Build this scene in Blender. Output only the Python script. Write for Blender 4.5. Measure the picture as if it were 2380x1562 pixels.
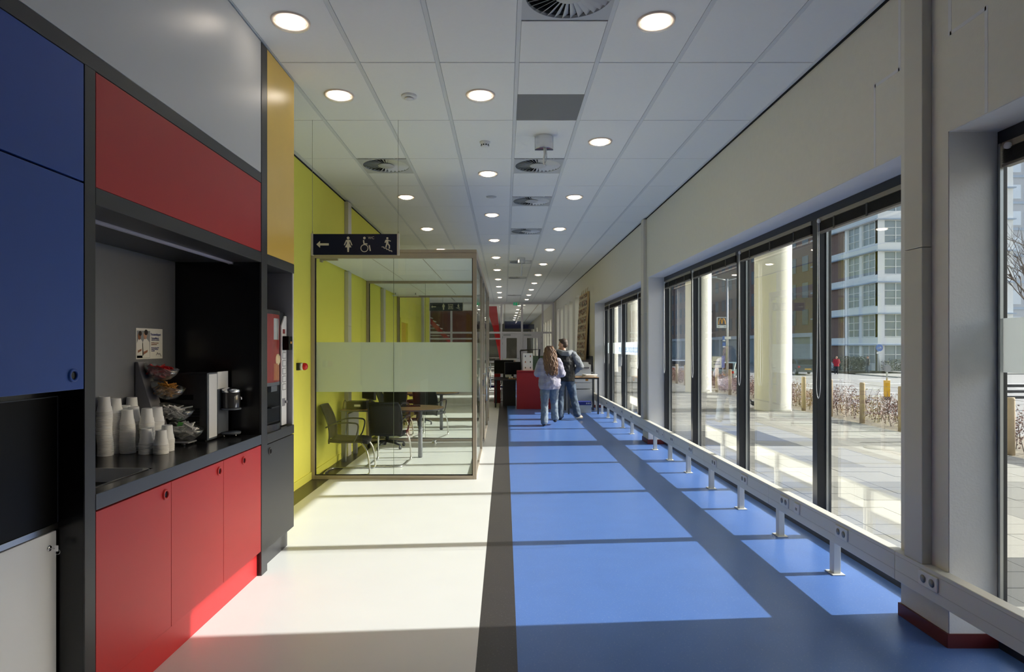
import bpy, bmesh, math, random
from mathutils import Vector, Matrix
random.seed(7)
S = bpy.context.scene
COL = S.collection
for o in list(bpy.data.objects):
    bpy.data.objects.remove(o)

# ------------------------------------------------------------------ camera, sky, sun, exposure
F_PX, VPX, VPY, W_PX, H_PX = 1450.0, 1173.0, 806.0, 2380.0, 1562.0
CAM_Z = 1.6
cam = bpy.data.cameras.new('camera'); cam_o = bpy.data.objects.new('camera', cam); COL.objects.link(cam_o)
cam.sensor_fit = 'HORIZONTAL'; cam.sensor_width = 36.0
cam.lens = 36.0 * F_PX / W_PX
cam.shift_x = (W_PX / 2 - VPX) / W_PX
cam.shift_y = (VPY - H_PX / 2) / W_PX
cam.clip_start = 0.05; cam.clip_end = 600
cam_o.location = (0, 0, CAM_Z); cam_o.rotation_euler = (math.pi / 2, 0, 0)
S.camera = cam_o

SUN_DIR = Vector((-1.0, -0.075, -0.55)).normalized()
world = bpy.data.worlds.new('sky'); S.world = world; world.use_nodes = True
wn = world.node_tree; wn.nodes.clear()
sky = wn.nodes.new('ShaderNodeTexSky'); sky.sky_type = 'NISHITA'; sky.sun_disc = False
sky.sun_elevation = math.radians(28.8); sky.sun_rotation = math.radians(90 - 4.3)
sky.air_density = 1.0; sky.dust_density = 3.0; sky.ozone_density = 1.0
bg = wn.nodes.new('ShaderNodeBackground'); bg.inputs[1].default_value = 0.22
wo = wn.nodes.new('ShaderNodeOutputWorld')
wn.links.new(sky.outputs[0], bg.inputs[0]); wn.links.new(bg.outputs[0], wo.inputs[0])

sun = bpy.data.lights.new('sun', 'SUN'); sun.energy = 6.0; sun.angle = math.radians(0.6); sun.color = (1.0, 0.99, 0.975)
sun_o = bpy.data.objects.new('sun', sun); COL.objects.link(sun_o); sun_o.location = (30, 5, 20)
sun_o.rotation_euler = SUN_DIR.to_track_quat('-Z', 'Y').to_euler()
LAMP_POWER = 9.0

S.view_settings.view_transform = 'Standard'; S.view_settings.look = 'None'
S.view_settings.exposure = 0.37; S.view_settings.gamma = 1.0; S.view_settings.use_curve_mapping = False
S.cycles.use_denoising = True
S.cycles.max_bounces = 6; S.cycles.diffuse_bounces = 4; S.cycles.glossy_bounces = 2
S.cycles.transmission_bounces = 6; S.cycles.transparent_max_bounces = 40
S.cycles.use_adaptive_sampling = True; S.cycles.adaptive_threshold = 0.1
S.cycles.sample_clamp_indirect = 8.0; S.cycles.caustics_reflective = False; S.cycles.caustics_refractive = False

# ------------------------------------------------------------------ helpers
def srgb(r, g, b):
    f = lambda c: (c / 255 / 12.92) if c <= 10.3 else ((c / 255 + 0.055) / 1.055) ** 2.4
    return (f(r), f(g), f(b), 1.0)

M = {}
def mat(name, col, rough=0.5, metal=0.0, noise=0.0, nscale=8.0, bump=0.0, bscale=60.0, spec=0.5, emit=None, estr=0.0, speck=0.0, coat=0.0):
    """Principled material whose colour is broken up by procedural noise."""
    m = bpy.data.materials.new(name); m.use_nodes = True; nt = m.node_tree
    b = nt.nodes['Principled BSDF']
    b.inputs['Roughness'].default_value = rough; b.inputs['Metallic'].default_value = metal
    b.inputs['Specular IOR Level'].default_value = spec
    b.inputs['Base Color'].default_value = col
    if coat: b.inputs['Coat Weight'].default_value = coat; b.inputs['Coat Roughness'].default_value = 0.08
    tc = nt.nodes.new('ShaderNodeTexCoord')
    if noise > 0:
        n = nt.nodes.new('ShaderNodeTexNoise'); n.inputs['Scale'].default_value = nscale; n.inputs['Detail'].default_value = 2
        nt.links.new(tc.outputs['Object'], n.inputs['Vector'])
        mx = nt.nodes.new('ShaderNodeMix'); mx.data_type = 'RGBA'
        mx.inputs[6].default_value = tuple(c * (1 - noise) for c in col[:3]) + (1,)
        mx.inputs[7].default_value = tuple(min(1, c * (1 + noise)) for c in col[:3]) + (1,)
        nt.links.new(n.outputs[0], mx.inputs[0])
        out = mx.outputs[2]
        if speck > 0:
            n2 = nt.nodes.new('ShaderNodeTexNoise'); n2.inputs['Scale'].default_value = 90; n2.inputs['Detail'].default_value = 3
            nt.links.new(tc.outputs['Object'], n2.inputs['Vector'])
            rp = nt.nodes.new('ShaderNodeValToRGB'); rp.color_ramp.elements[0].position = 0.60; rp.color_ramp.elements[1].position = 0.72
            nt.links.new(n2.outputs[0], rp.inputs[0])
            ma = nt.nodes.new('ShaderNodeMath'); ma.operation = 'MULTIPLY'; ma.inputs[1].default_value = speck
            nt.links.new(rp.outputs[0], ma.inputs[0])
            m2 = nt.nodes.new('ShaderNodeMix'); m2.data_type = 'RGBA'; m2.inputs[7].default_value = (0.75, 0.75, 0.75, 1)
            nt.links.new(ma.outputs[0], m2.inputs[0]); nt.links.new(out, m2.inputs[6]); out = m2.outputs[2]
        nt.links.new(out, b.inputs['Base Color'])
    if bump > 0:
        n = nt.nodes.new('ShaderNodeTexNoise'); n.inputs['Scale'].default_value = bscale; n.inputs['Detail'].default_value = 2
        nt.links.new(tc.outputs['Object'], n.inputs['Vector'])
        bp = nt.nodes.new('ShaderNodeBump'); bp.inputs['Strength'].default_value = bump; bp.inputs['Distance'].default_value = 0.01
        nt.links.new(n.outputs[0], bp.inputs['Height']); nt.links.new(bp.outputs[0], b.inputs['Normal'])
    if emit:
        b.inputs['Emission Color'].default_value = emit; b.inputs['Emission Strength'].default_value = estr
    M[name] = m
    return m

def glass(name, tint, r0=0.05, r1=0.7, power=3.2, rough=0.0, haze=0.0):
    """Clear pane: see-through plus a mirror reflection that grows towards grazing angles."""
    m = bpy.data.materials.new(name); m.use_nodes = True; nt = m.node_tree; nt.nodes.clear()
    out = nt.nodes.new('ShaderNodeOutputMaterial'); mix = nt.nodes.new('ShaderNodeMixShader')
    tr = nt.nodes.new('ShaderNodeBsdfTransparent'); tr.inputs[0].default_value = tint
    gl = nt.nodes.new('ShaderNodeBsdfGlossy'); gl.inputs[0].default_value = (0.95, 0.97, 0.96, 1); gl.inputs['Roughness'].default_value = rough
    lw = nt.nodes.new('ShaderNodeLayerWeight'); lw.inputs[0].default_value = 0.5
    pw = nt.nodes.new('ShaderNodeMath'); pw.operation = 'POWER'; pw.inputs[1].default_value = power
    mu = nt.nodes.new('ShaderNodeMath'); mu.operation = 'MULTIPLY_ADD'; mu.inputs[1].default_value = r1; mu.inputs[2].default_value = r0
    nt.links.new(lw.outputs['Facing'], pw.inputs[0]); nt.links.new(pw.outputs[0], mu.inputs[0]); nt.links.new(mu.outputs[0], mix.inputs[0])
    nt.links.new(tr.outputs[0], mix.inputs[1]); nt.links.new(gl.outputs[0], mix.inputs[2])
    last = mix.outputs[0]
    if haze > 0:
        df = nt.nodes.new('ShaderNodeBsdfDiffuse'); df.inputs[0].default_value = (0.8, 0.85, 0.85, 1)
        m2 = nt.nodes.new('ShaderNodeMixShader'); m2.inputs[0].default_value = haze
        nt.links.new(last, m2.inputs[1]); nt.links.new(df.outputs[0], m2.inputs[2]); last = m2.outputs[0]
    nt.links.new(last, out.inputs[0]); M[name] = m
    return m

def frosted(name, col, clear=0.12):
    m = bpy.data.materials.new(name); m.use_nodes = True; nt = m.node_tree; nt.nodes.clear()
    out = nt.nodes.new('ShaderNodeOutputMaterial')
    d = nt.nodes.new('ShaderNodeBsdfDiffuse'); d.inputs[0].default_value = col
    t = nt.nodes.new('ShaderNodeBsdfTranslucent'); t.inputs[0].default_value = col
    a = nt.nodes.new('ShaderNodeMixShader'); a.inputs[0].default_value = 0.6
    nt.links.new(d.outputs[0], a.inputs[1]); nt.links.new(t.outputs[0], a.inputs[2])
    tr = nt.nodes.new('ShaderNodeBsdfTransparent'); tr.inputs[0].default_value = col
    b = nt.nodes.new('ShaderNodeMixShader'); b.inputs[0].default_value = clear
    nt.links.new(a.outputs[0], b.inputs[1]); nt.links.new(tr.outputs[0], b.inputs[2])
    nt.links.new(b.outputs[0], out.inputs[0]); M[name] = m
    return m

class MB:
    """Collects simple shapes into one mesh."""
    def __init__(self): self.v = []; self.f = []; self.sm = []
    def add(self, vs, fs, smooth=False):
        o = len(self.v); self.v += [tuple(v) for v in vs]
        for f in fs: self.f.append(tuple(i + o for i in f)); self.sm.append(smooth)
        return self
    def box(self, x0, x1, y0, y1, z0, z1):
        v = [(x0,y0,z0),(x1,y0,z0),(x1,y1,z0),(x0,y1,z0),(x0,y0,z1),(x1,y0,z1),(x1,y1,z1),(x0,y1,z1)]
        return self.add(v, [(0,3,2,1),(4,5,6,7),(0,1,5,4),(1,2,6,5),(2,3,7,6),(3,0,4,7)])
    def cyl(self, p0, p1, r0, r1=None, n=16, cap=True):
        r1 = r0 if r1 is None else r1
        return self.tube([p0, p1], [r0, r1], n, cap)
    def tube(self, pts, r, n=8, cap=True, flat=None):
        pts = [Vector(p) for p in pts]; k = len(pts)
        rs = r if isinstance(r, (list, tuple)) else [r] * k
        vs = []; up = None
        for i, p in enumerate(pts):
            t = (pts[min(i+1, k-1)] - pts[max(i-1, 0)]).normalized()
            if up is None:
                up = Vector((0,0,1)) if abs(t.z) < 0.9 else Vector((0,1,0))
            a = t.cross(up)
            if a.length < 1e-5: a = t.orthogonal()
            a.normalize(); b = a.cross(t).normalized(); up = b
            for j in range(n):
                th = 2 * math.pi * j / n
                vs.append(p + (a * math.cos(th) + b * math.sin(th) * (flat or 1)) * rs[i])
        fs = [(i*n+j, i*n+(j+1) % n, (i+1)*n+(j+1) % n, (i+1)*n+j) for i in range(k-1) for j in range(n)]
        self.add(vs, fs, True)
        if cap:
            o = len(self.v) - len(vs)
            self.f.append(tuple(o + j for j in reversed(range(n)))); self.sm.append(False)
            self.f.append(tuple(o + (k-1)*n + j for j in range(n))); self.sm.append(False)
        return self
    def lathe(self, prof, n=24, c=(0,0,0), smooth=True, axis='z'):
        """prof: list of (radius, height)."""
        vs = []; k = len(prof)
        for r, h in prof:
            for j in range(n):
                th = 2 * math.pi * j / n
                x, y = r * math.cos(th), r * math.sin(th)
                if axis == 'z': q = (c[0]+x, c[1]+y, c[2]+h)
                elif axis == 'x': q = (c[0]+h, c[1]+x, c[2]+y)
                else: q = (c[0]+y, c[1]+h, c[2]+x)
                vs.append(q)
        fs = [(i*n+j, i*n+(j+1) % n, (i+1)*n+(j+1) % n, (i+1)*n+j) for i in range(k-1) for j in range(n)]
        return self.add(vs, fs, smooth)
    def prism(self, poly, d0, d1, axis='y'):
        """extrude a 2D outline along an axis. axis y: poly is (x,z); axis x: poly is (y,z); axis z: poly is (x,y)."""
        n = len(poly)
        def P(p, d):
            return (p[0], d, p[1]) if axis == 'y' else (d, p[0], p[1]) if axis == 'x' else (p[0], p[1], d)
        vs = [P(p, d0) for p in poly] + [P(p, d1) for p in poly]
        fs = [tuple(range(n)), tuple(reversed(range(n, 2*n)))] + [(i, n+i, n+(i+1) % n, (i+1) % n) for i in range(n)]
        return self.add(vs, fs)
    def ring_stack(self, st, n=16):
        """closed loft through elliptical stations (centre, axis a, axis b)."""
        vs = []
        for c, a, b in st:
            c, a, b = Vector(c), Vector(a), Vector(b)
            for j in range(n):
                th = 2*math.pi*j/n; vs.append(c + a*math.cos(th) + b*math.sin(th))
        k = len(st)
        fs = [(i*n+j, i*n+(j+1) % n, (i+1)*n+(j+1) % n, (i+1)*n+j) for i in range(k-1) for j in range(n)]
        self.add(vs, fs, True); o = len(self.v) - len(vs)
        self.f.append(tuple(o + j for j in reversed(range(n)))); self.sm.append(True)
        self.f.append(tuple(o + (k-1)*n + j for j in range(n))); self.sm.append(True)
        return self
    def sphere(self, c, r, n=12, m=8, sc=(1,1,1)):
        prof = [(max(1e-4, math.sin(math.pi*i/m)), -math.cos(math.pi*i/m)) for i in range(m+1)]
        vs = []
        for a, h in prof:
            for j in range(n):
                th = 2*math.pi*j/n
                vs.append((c[0]+r*sc[0]*a*math.cos(th), c[1]+r*sc[1]*a*math.sin(th), c[2]+r*sc[2]*h))
        fs = [(i*n+j, i*n+(j+1) % n, (i+1)*n+(j+1) % n, (i+1)*n+j) for i in range(m) for j in range(n)]
        return self.add(vs, fs, True)
    def mesh(self, name, m):
        me = bpy.data.meshes.new(name); me.from_pydata(self.v, [], self.f)
        bm = bmesh.new(); bm.from_mesh(me); bmesh.ops.recalc_face_normals(bm, faces=bm.faces); bm.to_mesh(me); bm.free()
        me.polygons.foreach_set('use_smooth', self.sm)
        me.materials.append(M[m] if isinstance(m, str) else m); me.update()
        return me
    def build(self, name, m, parent=None, bevel=0.0, seg=2):
        o = obj(name, self.mesh(name, m), parent)
        if bevel:
            b = o.modifiers.new('bevel', 'BEVEL'); b.width = bevel; b.segments = seg; b.limit_method = 'ANGLE'; b.angle_limit = math.radians(40)
            b.harden_normals = False
        return o

def obj(name, data, parent=None, loc=(0,0,0), rot=(0,0,0)):
    o = bpy.data.objects.new(name, data); COL.objects.link(o); o.location = loc; o.rotation_euler = rot
    if parent is not None: o.parent = parent
    return o
def tag(o, label, cat, group=None, kind=None):
    o['label'] = label; o['category'] = cat
    if group: o['group'] = group
    if kind: o['kind'] = kind
    return o
def thing(name, label, cat, loc=(0,0,0), rz=0.0, group=None, kind=None):
    o = bpy.data.objects.new(name, None); COL.objects.link(o); o.empty_display_size = 0.1
    o.location = loc; o.rotation_euler = (0, 0, rz)
    return tag(o, label, cat, group, kind)
def struct(name, mb, m, label, cat, bevel=0.0):
    return tag(mb.build(name, m, None, bevel), label, cat, None, 'structure')
def part(name, m, parent, *boxes, bevel=0.0):
    mb = MB()
    for b in boxes: mb.box(*b)
    return mb.build(name, m, parent, bevel)
def copy_tree(o, parent=None):
    c = o.copy(); COL.objects.link(c)
    if parent is not None: c.parent = parent
    for ch in list(o.children): copy_tree(ch, c)
    return c
def text(name, body, size, m, parent, loc, rot, align='LEFT', depth=0.0005, scale=(1,1,1), space=1.0):
    cu = bpy.data.curves.new(name, 'FONT'); cu.body = body; cu.size = size; cu.extrude = depth; cu.align_x = align; cu.align_y = 'CENTER'
    cu.resolution_u = 3
    cu.space_character = space
    tmp = bpy.data.objects.new('tmp', cu); COL.objects.link(tmp); bpy.context.view_layer.update()
    me = bpy.data.meshes.new_from_object(tmp.evaluated_get(bpy.context.evaluated_depsgraph_get())); me.name = name
    bpy.data.objects.remove(tmp); bpy.data.curves.remove(cu)
    me.materials.clear(); me.materials.append(M[m]); o = obj(name, me, parent, loc, rot); o.scale = scale
    return o
def bez(pts, n=8):
    """Catmull-Rom smoothing of a polyline."""
    P = [Vector(p) for p in pts]; out = []
    for i in range(len(P)-1):
        a, b, c, d = P[max(i-1,0)], P[i], P[i+1], P[min(i+2, len(P)-1)]
        for k in range(n):
            t = k/n
            out.append(0.5*((2*b)+(c-a)*t+(2*a-5*b+4*c-d)*t*t+(3*b-a-3*c+d)*t**3))
    out.append(P[-1]); return out

# ------------------------------------------------------------------ materials
mat('lino_white', srgb(222,222,218), 0.30, noise=0.03, nscale=3)
mat('lino_black', srgb(58,54,52), 0.32, noise=0.15, nscale=6, speck=0.10)
mat('lino_blue', srgb(84,120,186), 0.30, noise=0.08, nscale=4, speck=0.16)
mat('tile', srgb(243,246,246), 0.9, noise=0.015, nscale=30, spec=0.2)
mat('runner', srgb(222,227,230), 0.6)
mat('slab_dark', srgb(70,72,72), 0.9)
mat('black_gap', srgb(18,18,18), 0.9)
mat('plaster', srgb(226,224,214), 0.85, noise=0.03, nscale=20, bump=0.12, bscale=90, spec=0.2)
mat('reveal', srgb(226,227,230), 0.8, noise=0.02, nscale=20, bump=0.12, bscale=90, spec=0.2)
mat('duct', srgb(206,202,190), 0.35)
mat('trunk_white', srgb(224,222,212), 0.35)
mat('trunk_seam', srgb(206,203,192), 0.5)
mat('socket', srgb(230,228,222), 0.3)
mat('socket_hole', srgb(150,146,138), 0.5)
mat('maroon', srgb(92,22,24), 0.5)
mat('chartreuse', srgb(238,234,104), 0.8, noise=0.02, nscale=10, bump=0.04, bscale=100, spec=0.25)
mat('yellow_door', srgb(214,180,40), 0.6)
mat('anthracite', srgb(38,41,48), 0.38, noise=0.05, nscale=10)
mat('aluminium', srgb(176,180,182), 0.35, metal=0.9)
mat('cab_black', srgb(52,52,54), 0.38, noise=0.05, nscale=15)
mat('cab_deep', srgb(16,16,18), 0.25)
mat('cab_blue', srgb(34,78,164), 0.42, noise=0.03, nscale=10)
mat('cab_red', srgb(188,40,42), 0.42, noise=0.03, nscale=8)
mat('cab_yellow', srgb(248,206,96), 0.30, noise=0.03, nscale=8)
mat('cab_white', srgb(238,242,248), 0.30, noise=0.01, nscale=8)
mat('panel_white', srgb(212,213,213), 0.36, noise=0.01, nscale=6)
mat('niche_grey', srgb(128,130,136), 0.42, metal=0.3, noise=0.04, nscale=20)
mat('side_grey', srgb(140,140,146), 0.6)
mat('worktop', srgb(40,40,42), 0.22, noise=0.1, nscale=40)
mat('edge_grey', srgb(70,76,88), 0.35)
mat('steel', srgb(190,190,188), 0.25, metal=1.0)
mat('chrome', srgb(220,220,222), 0.18, metal=1.0)
mat('led_profile', srgb(186,186,204), 0.4)
mat('cup', srgb(248,248,247), 0.45)
mat('white_plastic', srgb(232,234,236), 0.35)
mat('grey_plastic', srgb(92,98,108), 0.4)
mat('dark_plastic', srgb(30,31,35), 0.4)
mat('black_gloss', srgb(9,9,10), 0.35, spec=0.15)
mat('smoke_clear', srgb(60,58,58), 0.1)
mat('frame_taupe', srgb(178,166,150), 0.42, metal=0.4, noise=0.03, nscale=12)
mat('rubber', srgb(24,22,20), 0.7)
mat('sign_navy', srgb(24,30,52), 0.35)
mat('sign_cream', srgb(226,218,196), 0.5)
mat('sign_end', srgb(206,200,184), 0.35)
mat('wire', srgb(150,148,140), 0.4, metal=0.6)
mat('exit_green', srgb(20,120,84), 0.5, emit=srgb(30,160,110), estr=0.35)
mat('alarm_red', srgb(200,24,30), 0.25)
mat('mesh_black', srgb(34,33,31), 0.75, noise=0.2, nscale=120)
mat('seat_fabric', srgb(36,35,38), 0.9, noise=0.2, nscale=120)
mat('seat_blue', srgb(36,42,110), 0.9, noise=0.1, nscale=80)
mat('tube', srgb(196,194,188), 0.22, metal=0.9)
mat('wood_top', srgb(160,126,92), 0.45, noise=0.15, nscale=9)
mat('wood_edge', srgb(70,74,82), 0.5)
mat('paper', srgb(236,234,226), 0.8)
mat('ink_blue', srgb(90,96,150), 0.8)
mat('ink_grey', srgb(96,98,106), 0.8)
mat('ink_orange', srgb(176,126,100), 0.8)
mat('skin', srgb(206,158,130), 0.55)
mat('skin_b', srgb(150,96,66), 0.6)
mat('hair_dark', srgb(40,30,24), 0.6)
mat('print_grey', srgb(120,126,120), 0.8, noise=0.5, nscale=60)
mat('print_red', srgb(150,50,48), 0.3, noise=0.35, nscale=6)
mat('print_brown', srgb(176,110,70), 0.3, noise=0.4, nscale=14)
mat('print_cream', srgb(236,214,170), 0.3)
mat('print_window', srgb(190,194,196), 0.15, metal=0.3, noise=0.2, nscale=12)
mat('sachet_red', srgb(196,38,44), 0.35, noise=0.3, nscale=50)
mat('sachet_brown', srgb(196,140,60), 0.5, noise=0.35, nscale=50)
mat('sachet_white', srgb(228,226,222), 0.5, noise=0.08, nscale=50)
mat('sachet_green', srgb(70,140,60), 0.5)
glass('pane', (0.97, 0.985, 0.975, 1), 0.05, 0.75, 3.2)
glass('pane_green', (0.965, 0.98, 0.96, 1), 0.03, 0.65, 3.8)
glass('bowl_clear', (0.93, 0.93, 0.93, 1), 0.05, 0.7, 2.2, haze=0.06)
glass('far_pane', (0.30, 0.33, 0.34, 1), 0.20, 0.6, 2.0)
glass('acrylic', (0.96, 0.93, 0.90, 1), 0.06, 0.6, 2.5, haze=0.08)
frosted('frost', (0.93, 0.97, 0.93, 1), 0.04)
frosted('film_white', (0.86, 0.92, 0.95, 1), 0.04)
m = mat('lamp', (1.0, 0.86, 0.70, 1), 0.5, emit=(1.0, 0.89, 0.76, 1), estr=LAMP_POWER)
mat('lamp_trim', srgb(238,224,210), 0.3)

mat('leg_dark', srgb(66,68,72), 0.4); mat('carton', srgb(206,208,206), 0.8); mat('carton_blue', srgb(52,62,140), 0.7)
mat('rear_wall', srgb(70,72,78), 0.8)
frosted('film_ink', (0.22, 0.52, 0.86, 1), 0.0)
# ------------------------------------------------------------------ the room shell
XR, XL, XF, ZC = 2.36, -2.34, -1.70, 3.741       # right wall, left wall, cabinet face, ceiling
XG0, XG1 = 2.62, 2.74                            # window frame depth
YB, YP = -2.2, 29.9                              # back wall, far glazed partition

fl = thing('floor', 'linoleum corridor floor in white, dark grey and blue lanes', 'floor', kind='structure')
part('subfloor', 'slab_dark', fl, (-4.8, XG1, YB, YP, -0.20, -0.012))
part('linoleum_white', 'lino_white', fl, (-2.34, -0.145, YB, 5.03, -0.012, 0), (-2.12, -0.145, 5.03, YP, -0.012, 0), (-4.8, -2.12, 19.4, YP, -0.012, 0))
part('linoleum_strip', 'lino_black', fl, (-0.145, 0.065, YB, YP, -0.012, 0))
part('linoleum_strip', 'lino_black', fl, (-2.34, -2.12, 5.03, 19.4, -0.012, 0))
part('linoleum_blue', 'lino_blue', fl, (0.065, XG1, YB, YP, -0.012, 0))

# ceiling: dark void above, tiles and runners hung below it
cl = thing('ceiling', 'white suspended tile ceiling with flush runners', 'ceiling', kind='structure')
part('ceiling_void', 'slab_dark', cl, (-4.8, XG1, YB, YP, ZC+0.05, ZC+0.25))
part('ceiling_board', 'tile', cl, (-2.34, 2.335, YB, 2.296, ZC, ZC+0.02))
part('ceiling_board', 'tile', cl, (-4.8, -2.36, 19.4, YP, ZC, ZC+0.02))
LINES = [0.094 + 0.6*k for k in range(-4, 4)]
def tile_mesh(w, l):
    mb = MB(); b = 0.003
    x, y = w/2, l/2
    vs = [(-x,-y,0.018),(x,-y,0.018),(x,y,0.018),(-x,y,0.018),(-x,-y,b),(x,-y,b),(x,y,b),(-x,y,b),(-x+b,-y+b,0),(x-b,-y+b,0),(x-b,y-b,0),(-x+b,y-b,0)]
    fs = [(0,1,2,3)] + [(i, 4+i, 4+(i+1) % 4, (i+1) % 4) for i in range(4)] + [(4+i, 8+i, 8+(i+1) % 4, 4+(i+1) % 4) for i in range(4)] + [(8,11,10,9)]
    return mb.add(vs, fs).mesh('ceiling_tile', 'tile')
T_FULL, T_HALF, T_EDGE = tile_mesh(0.568, 1.190), tile_mesh(0.568, 0.590), tile_mesh(0.424, 1.190)
ROW0 = 4.70
SPECIAL = {0: {3.5: 'd', 7.1: 'd', 8.9: 'd', 11.3: 'd', 15.5: 'd', 19.1: 'd', 25.7: 'd', 5.3: 'g'}, -3: {7.1: 'd'}}
diff_spots = []
for n in range(-2, 21):
    y0 = ROW0 + 1.2*n
    for k in range(-4, 4):
        if k == -4 and y0 < 4.6: continue
        x0 = 0.094 + 0.6*k
        if k == 3:
            obj('ceiling_tile', T_EDGE, cl, ((1.894+2.335)/2 + 0.006, y0+0.6, ZC)); continue
        sp = SPECIAL.get(k, {})
        hits = {h: sp.get(round(y0 + h, 1)) for h in (0.0, 0.6)}
        if not any(hits.values()) and not (k == 0 and n in (0, 2)):
            obj('ceiling_tile', T_FULL, cl, (x0+0.3, y0+0.6, ZC)); continue
        for h in (0.0, 0.6):
            if hits[h] == 'd': diff_spots.append((x0+0.3, y0+h+0.3))
            elif hits[h] == 'g':
                g = part('access_panel', 'edge_grey', None, (-0.284, 0.284, -0.297, 0.297, 0.002, 0.02)); g.location = (x0+0.3, y0+h+0.3, ZC)
                g.data.materials[0] = mat('panel_grey', srgb(132,133,132), 0.6, noise=0.03, nscale=30)
                tag(g, 'plain grey square panel set into the white ceiling', 'panel')
            else: obj('ceiling_tile', T_HALF, cl, (x0+0.3, y0+h+0.3, ZC))
for x in LINES:
    part('ceiling_runner', 'runner', cl, (x-0.0145, x+0.0145, 2.3, YP, ZC-0.0005, ZC+0.03))
part('edge_trim', 'runner', cl, (2.322, 2.348, YB, YP, ZC-0.004, ZC+0.02), bevel=0.001)
part('edge_trim', 'runner', cl, (-2.34, -2.322, 5.03, 19.4, ZC-0.002, ZC+0.02))
part('shadow_gap', 'black_gap', cl, (2.348, XR+0.001, YB, YP, ZC-0.016, ZC+0.02))
part('shadow_gap', 'black_gap', cl, (-2.342, -2.334, 5.03, 19.4, ZC-0.02, ZC-0.002))

# right wall with its openings
OPEN = [(2.2, 3.32, 0, 2.745), (3.715, 10.26, 0, 2.745), (10.66, 16.36, 0, 2.745)] + [(e-1.05, e, 0.9, 3.25) for e in (20.9, 22.75, 24.5, 26.3, 28.1)]
def holed_wall(mb, x0, x1, y0, y1, z1, opens):
    y = y0
    for a, b, zb, zt in opens:
        if a > y: mb.box(x0, x1, y, a, 0, z1)
        mb.box(x0, x1, a, b, zt, z1)
        if zb > 0: mb.box(x0, x1, a, b, 0, zb)
        y = b
    if y < y1: mb.box(x0, x1, y, y1, 0, z1)
mb = MB(); holed_wall(mb, XR, 2.66, YB, YP, ZC+0.05, OPEN); holed_wall(mb, 2.66, XG1, YB, YP, ZC+0.05, [(2.2, 3.56, 0, 2.745)] + OPEN[1:])
wr = struct('wall_right', mb, 'plaster', 'cream plastered window wall along the right of the corridor', 'wall')
for sgn, yp in ((1, 3.728), (-1, 3.307)):
    part('joint_tape', 'reveal', wr, (XR-0.0010, XR+0.001, yp-0.012, yp+0.012, 3.25, ZC-0.02), (XR-0.0010, XR+0.001, min(yp, yp+sgn*0.25)-0.0, max(yp, yp+sgn*0.25), 3.25, 3.27), (XR-0.0010, XR+0.001, yp+sgn*0.25-0.010, yp+sgn*0.25+0.010, 2.745, 3.27))
# white reveals lining the big openings
for a, b, zb, zt in OPEN[:3]:
    part('window_reveal', 'reveal', wr, (XR+0.004, XG0, a, b, zt-0.004, zt))
    if a > 0: part('window_reveal', 'reveal', wr, (XR+0.004, XG0, a, a+0.004, 0, zt))
    part('window_reveal', 'reveal', wr, (XR+0.004, XG0, b-0.004, b, 0, zt))
for i, (a, b) in enumerate(((3.32, 3.715), (10.26, 10.66), (16.36, 19.85))):
    t = thing('baseboard_right', ('dark red skirting around the foreground window pier', 'dark red skirting around the second window pier', 'dark red skirting below the wall hanging')[i], 'baseboard', kind='structure')
    part('skirting', 'maroon', t, (XR-0.012, XR+0.002, a-0.012, b+0.012, 0, 0.075), bevel=0.002)
    part('skirting', 'maroon', t, (XR, XG0, a-0.012, a+0.001, 0, 0.075))
    if i < 2: part('skirting', 'maroon', t, (XR, XG0, b-0.001, b+0.012, 0, 0.075))
# vertical pipe casings
for i, (y0, y1, z0) in enumerate(((3.446, 3.60, 0.398), (10.37, 10.56, 0.398), (28.6, 28.8, 0.0))):
    t = thing('pipe_casing', ('cream square pipe casing on the foreground window pier', 'cream square pipe casing on the second window pier', 'cream square pipe casing beside the far glazed doors')[i], 'casing')
    part('cover', 'duct', t, (2.305, XR, y0, y1, z0, 2.15), bevel=0.004)
    part('cover', 'duct', t, (2.305, XR, y0, y1, 2.153, ZC-0.02), bevel=0.004)

# left wall
mb = MB(); mb.box(XL-0.16, XL, YB, 14.0, 0, ZC+0.05); mb.box(XL-0.16, XL, 15.0, 19.4, 0, ZC+0.05); mb.box(XL-0.16, XL, 14.0, 15.0, 2.2, ZC+0.05); mb.box(XL-0.16, XL-0.10, 14.0, 15.0, 0, 2.2)
struct('wall_left', mb, 'chartreuse', 'bright yellow-green painted wall behind the glass meeting rooms', 'wall')
mb = MB(); mb.box(XL, XL+0.012, 5.03, 13.95, 0, 0.09); mb.box(XL, XL+0.012, 15.05, 19.4, 0, 0.09)
struct('baseboard_left', mb, 'chartreuse', 'yellow-green painted skirting along the left wall', 'baseboard', 0.002)
d = thing('door_1', 'yellow flush door in the yellow-green wall beyond the meeting rooms', 'door', kind='structure')
part('door_leaf', 'yellow_door', d, (XL-0.07, XL-0.03, 14.04, 14.96, 0.01, 2.16))
part('door_frame', 'chartreuse', d, (XL-0.08, XL+0.02, 13.95, 14.04, 0, 2.25), (XL-0.08, XL+0.02, 14.96, 15.05, 0, 2.25), (XL-0.08, XL+0.02, 14.04, 14.96, 2.16, 2.25))
MB().tube([(XL-0.03, 14.86, 1.05), (XL+0.03, 14.86, 1.05), (XL+0.03, 14.74, 1.05)], 0.009).build('door_handle', 'steel', d)
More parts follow.
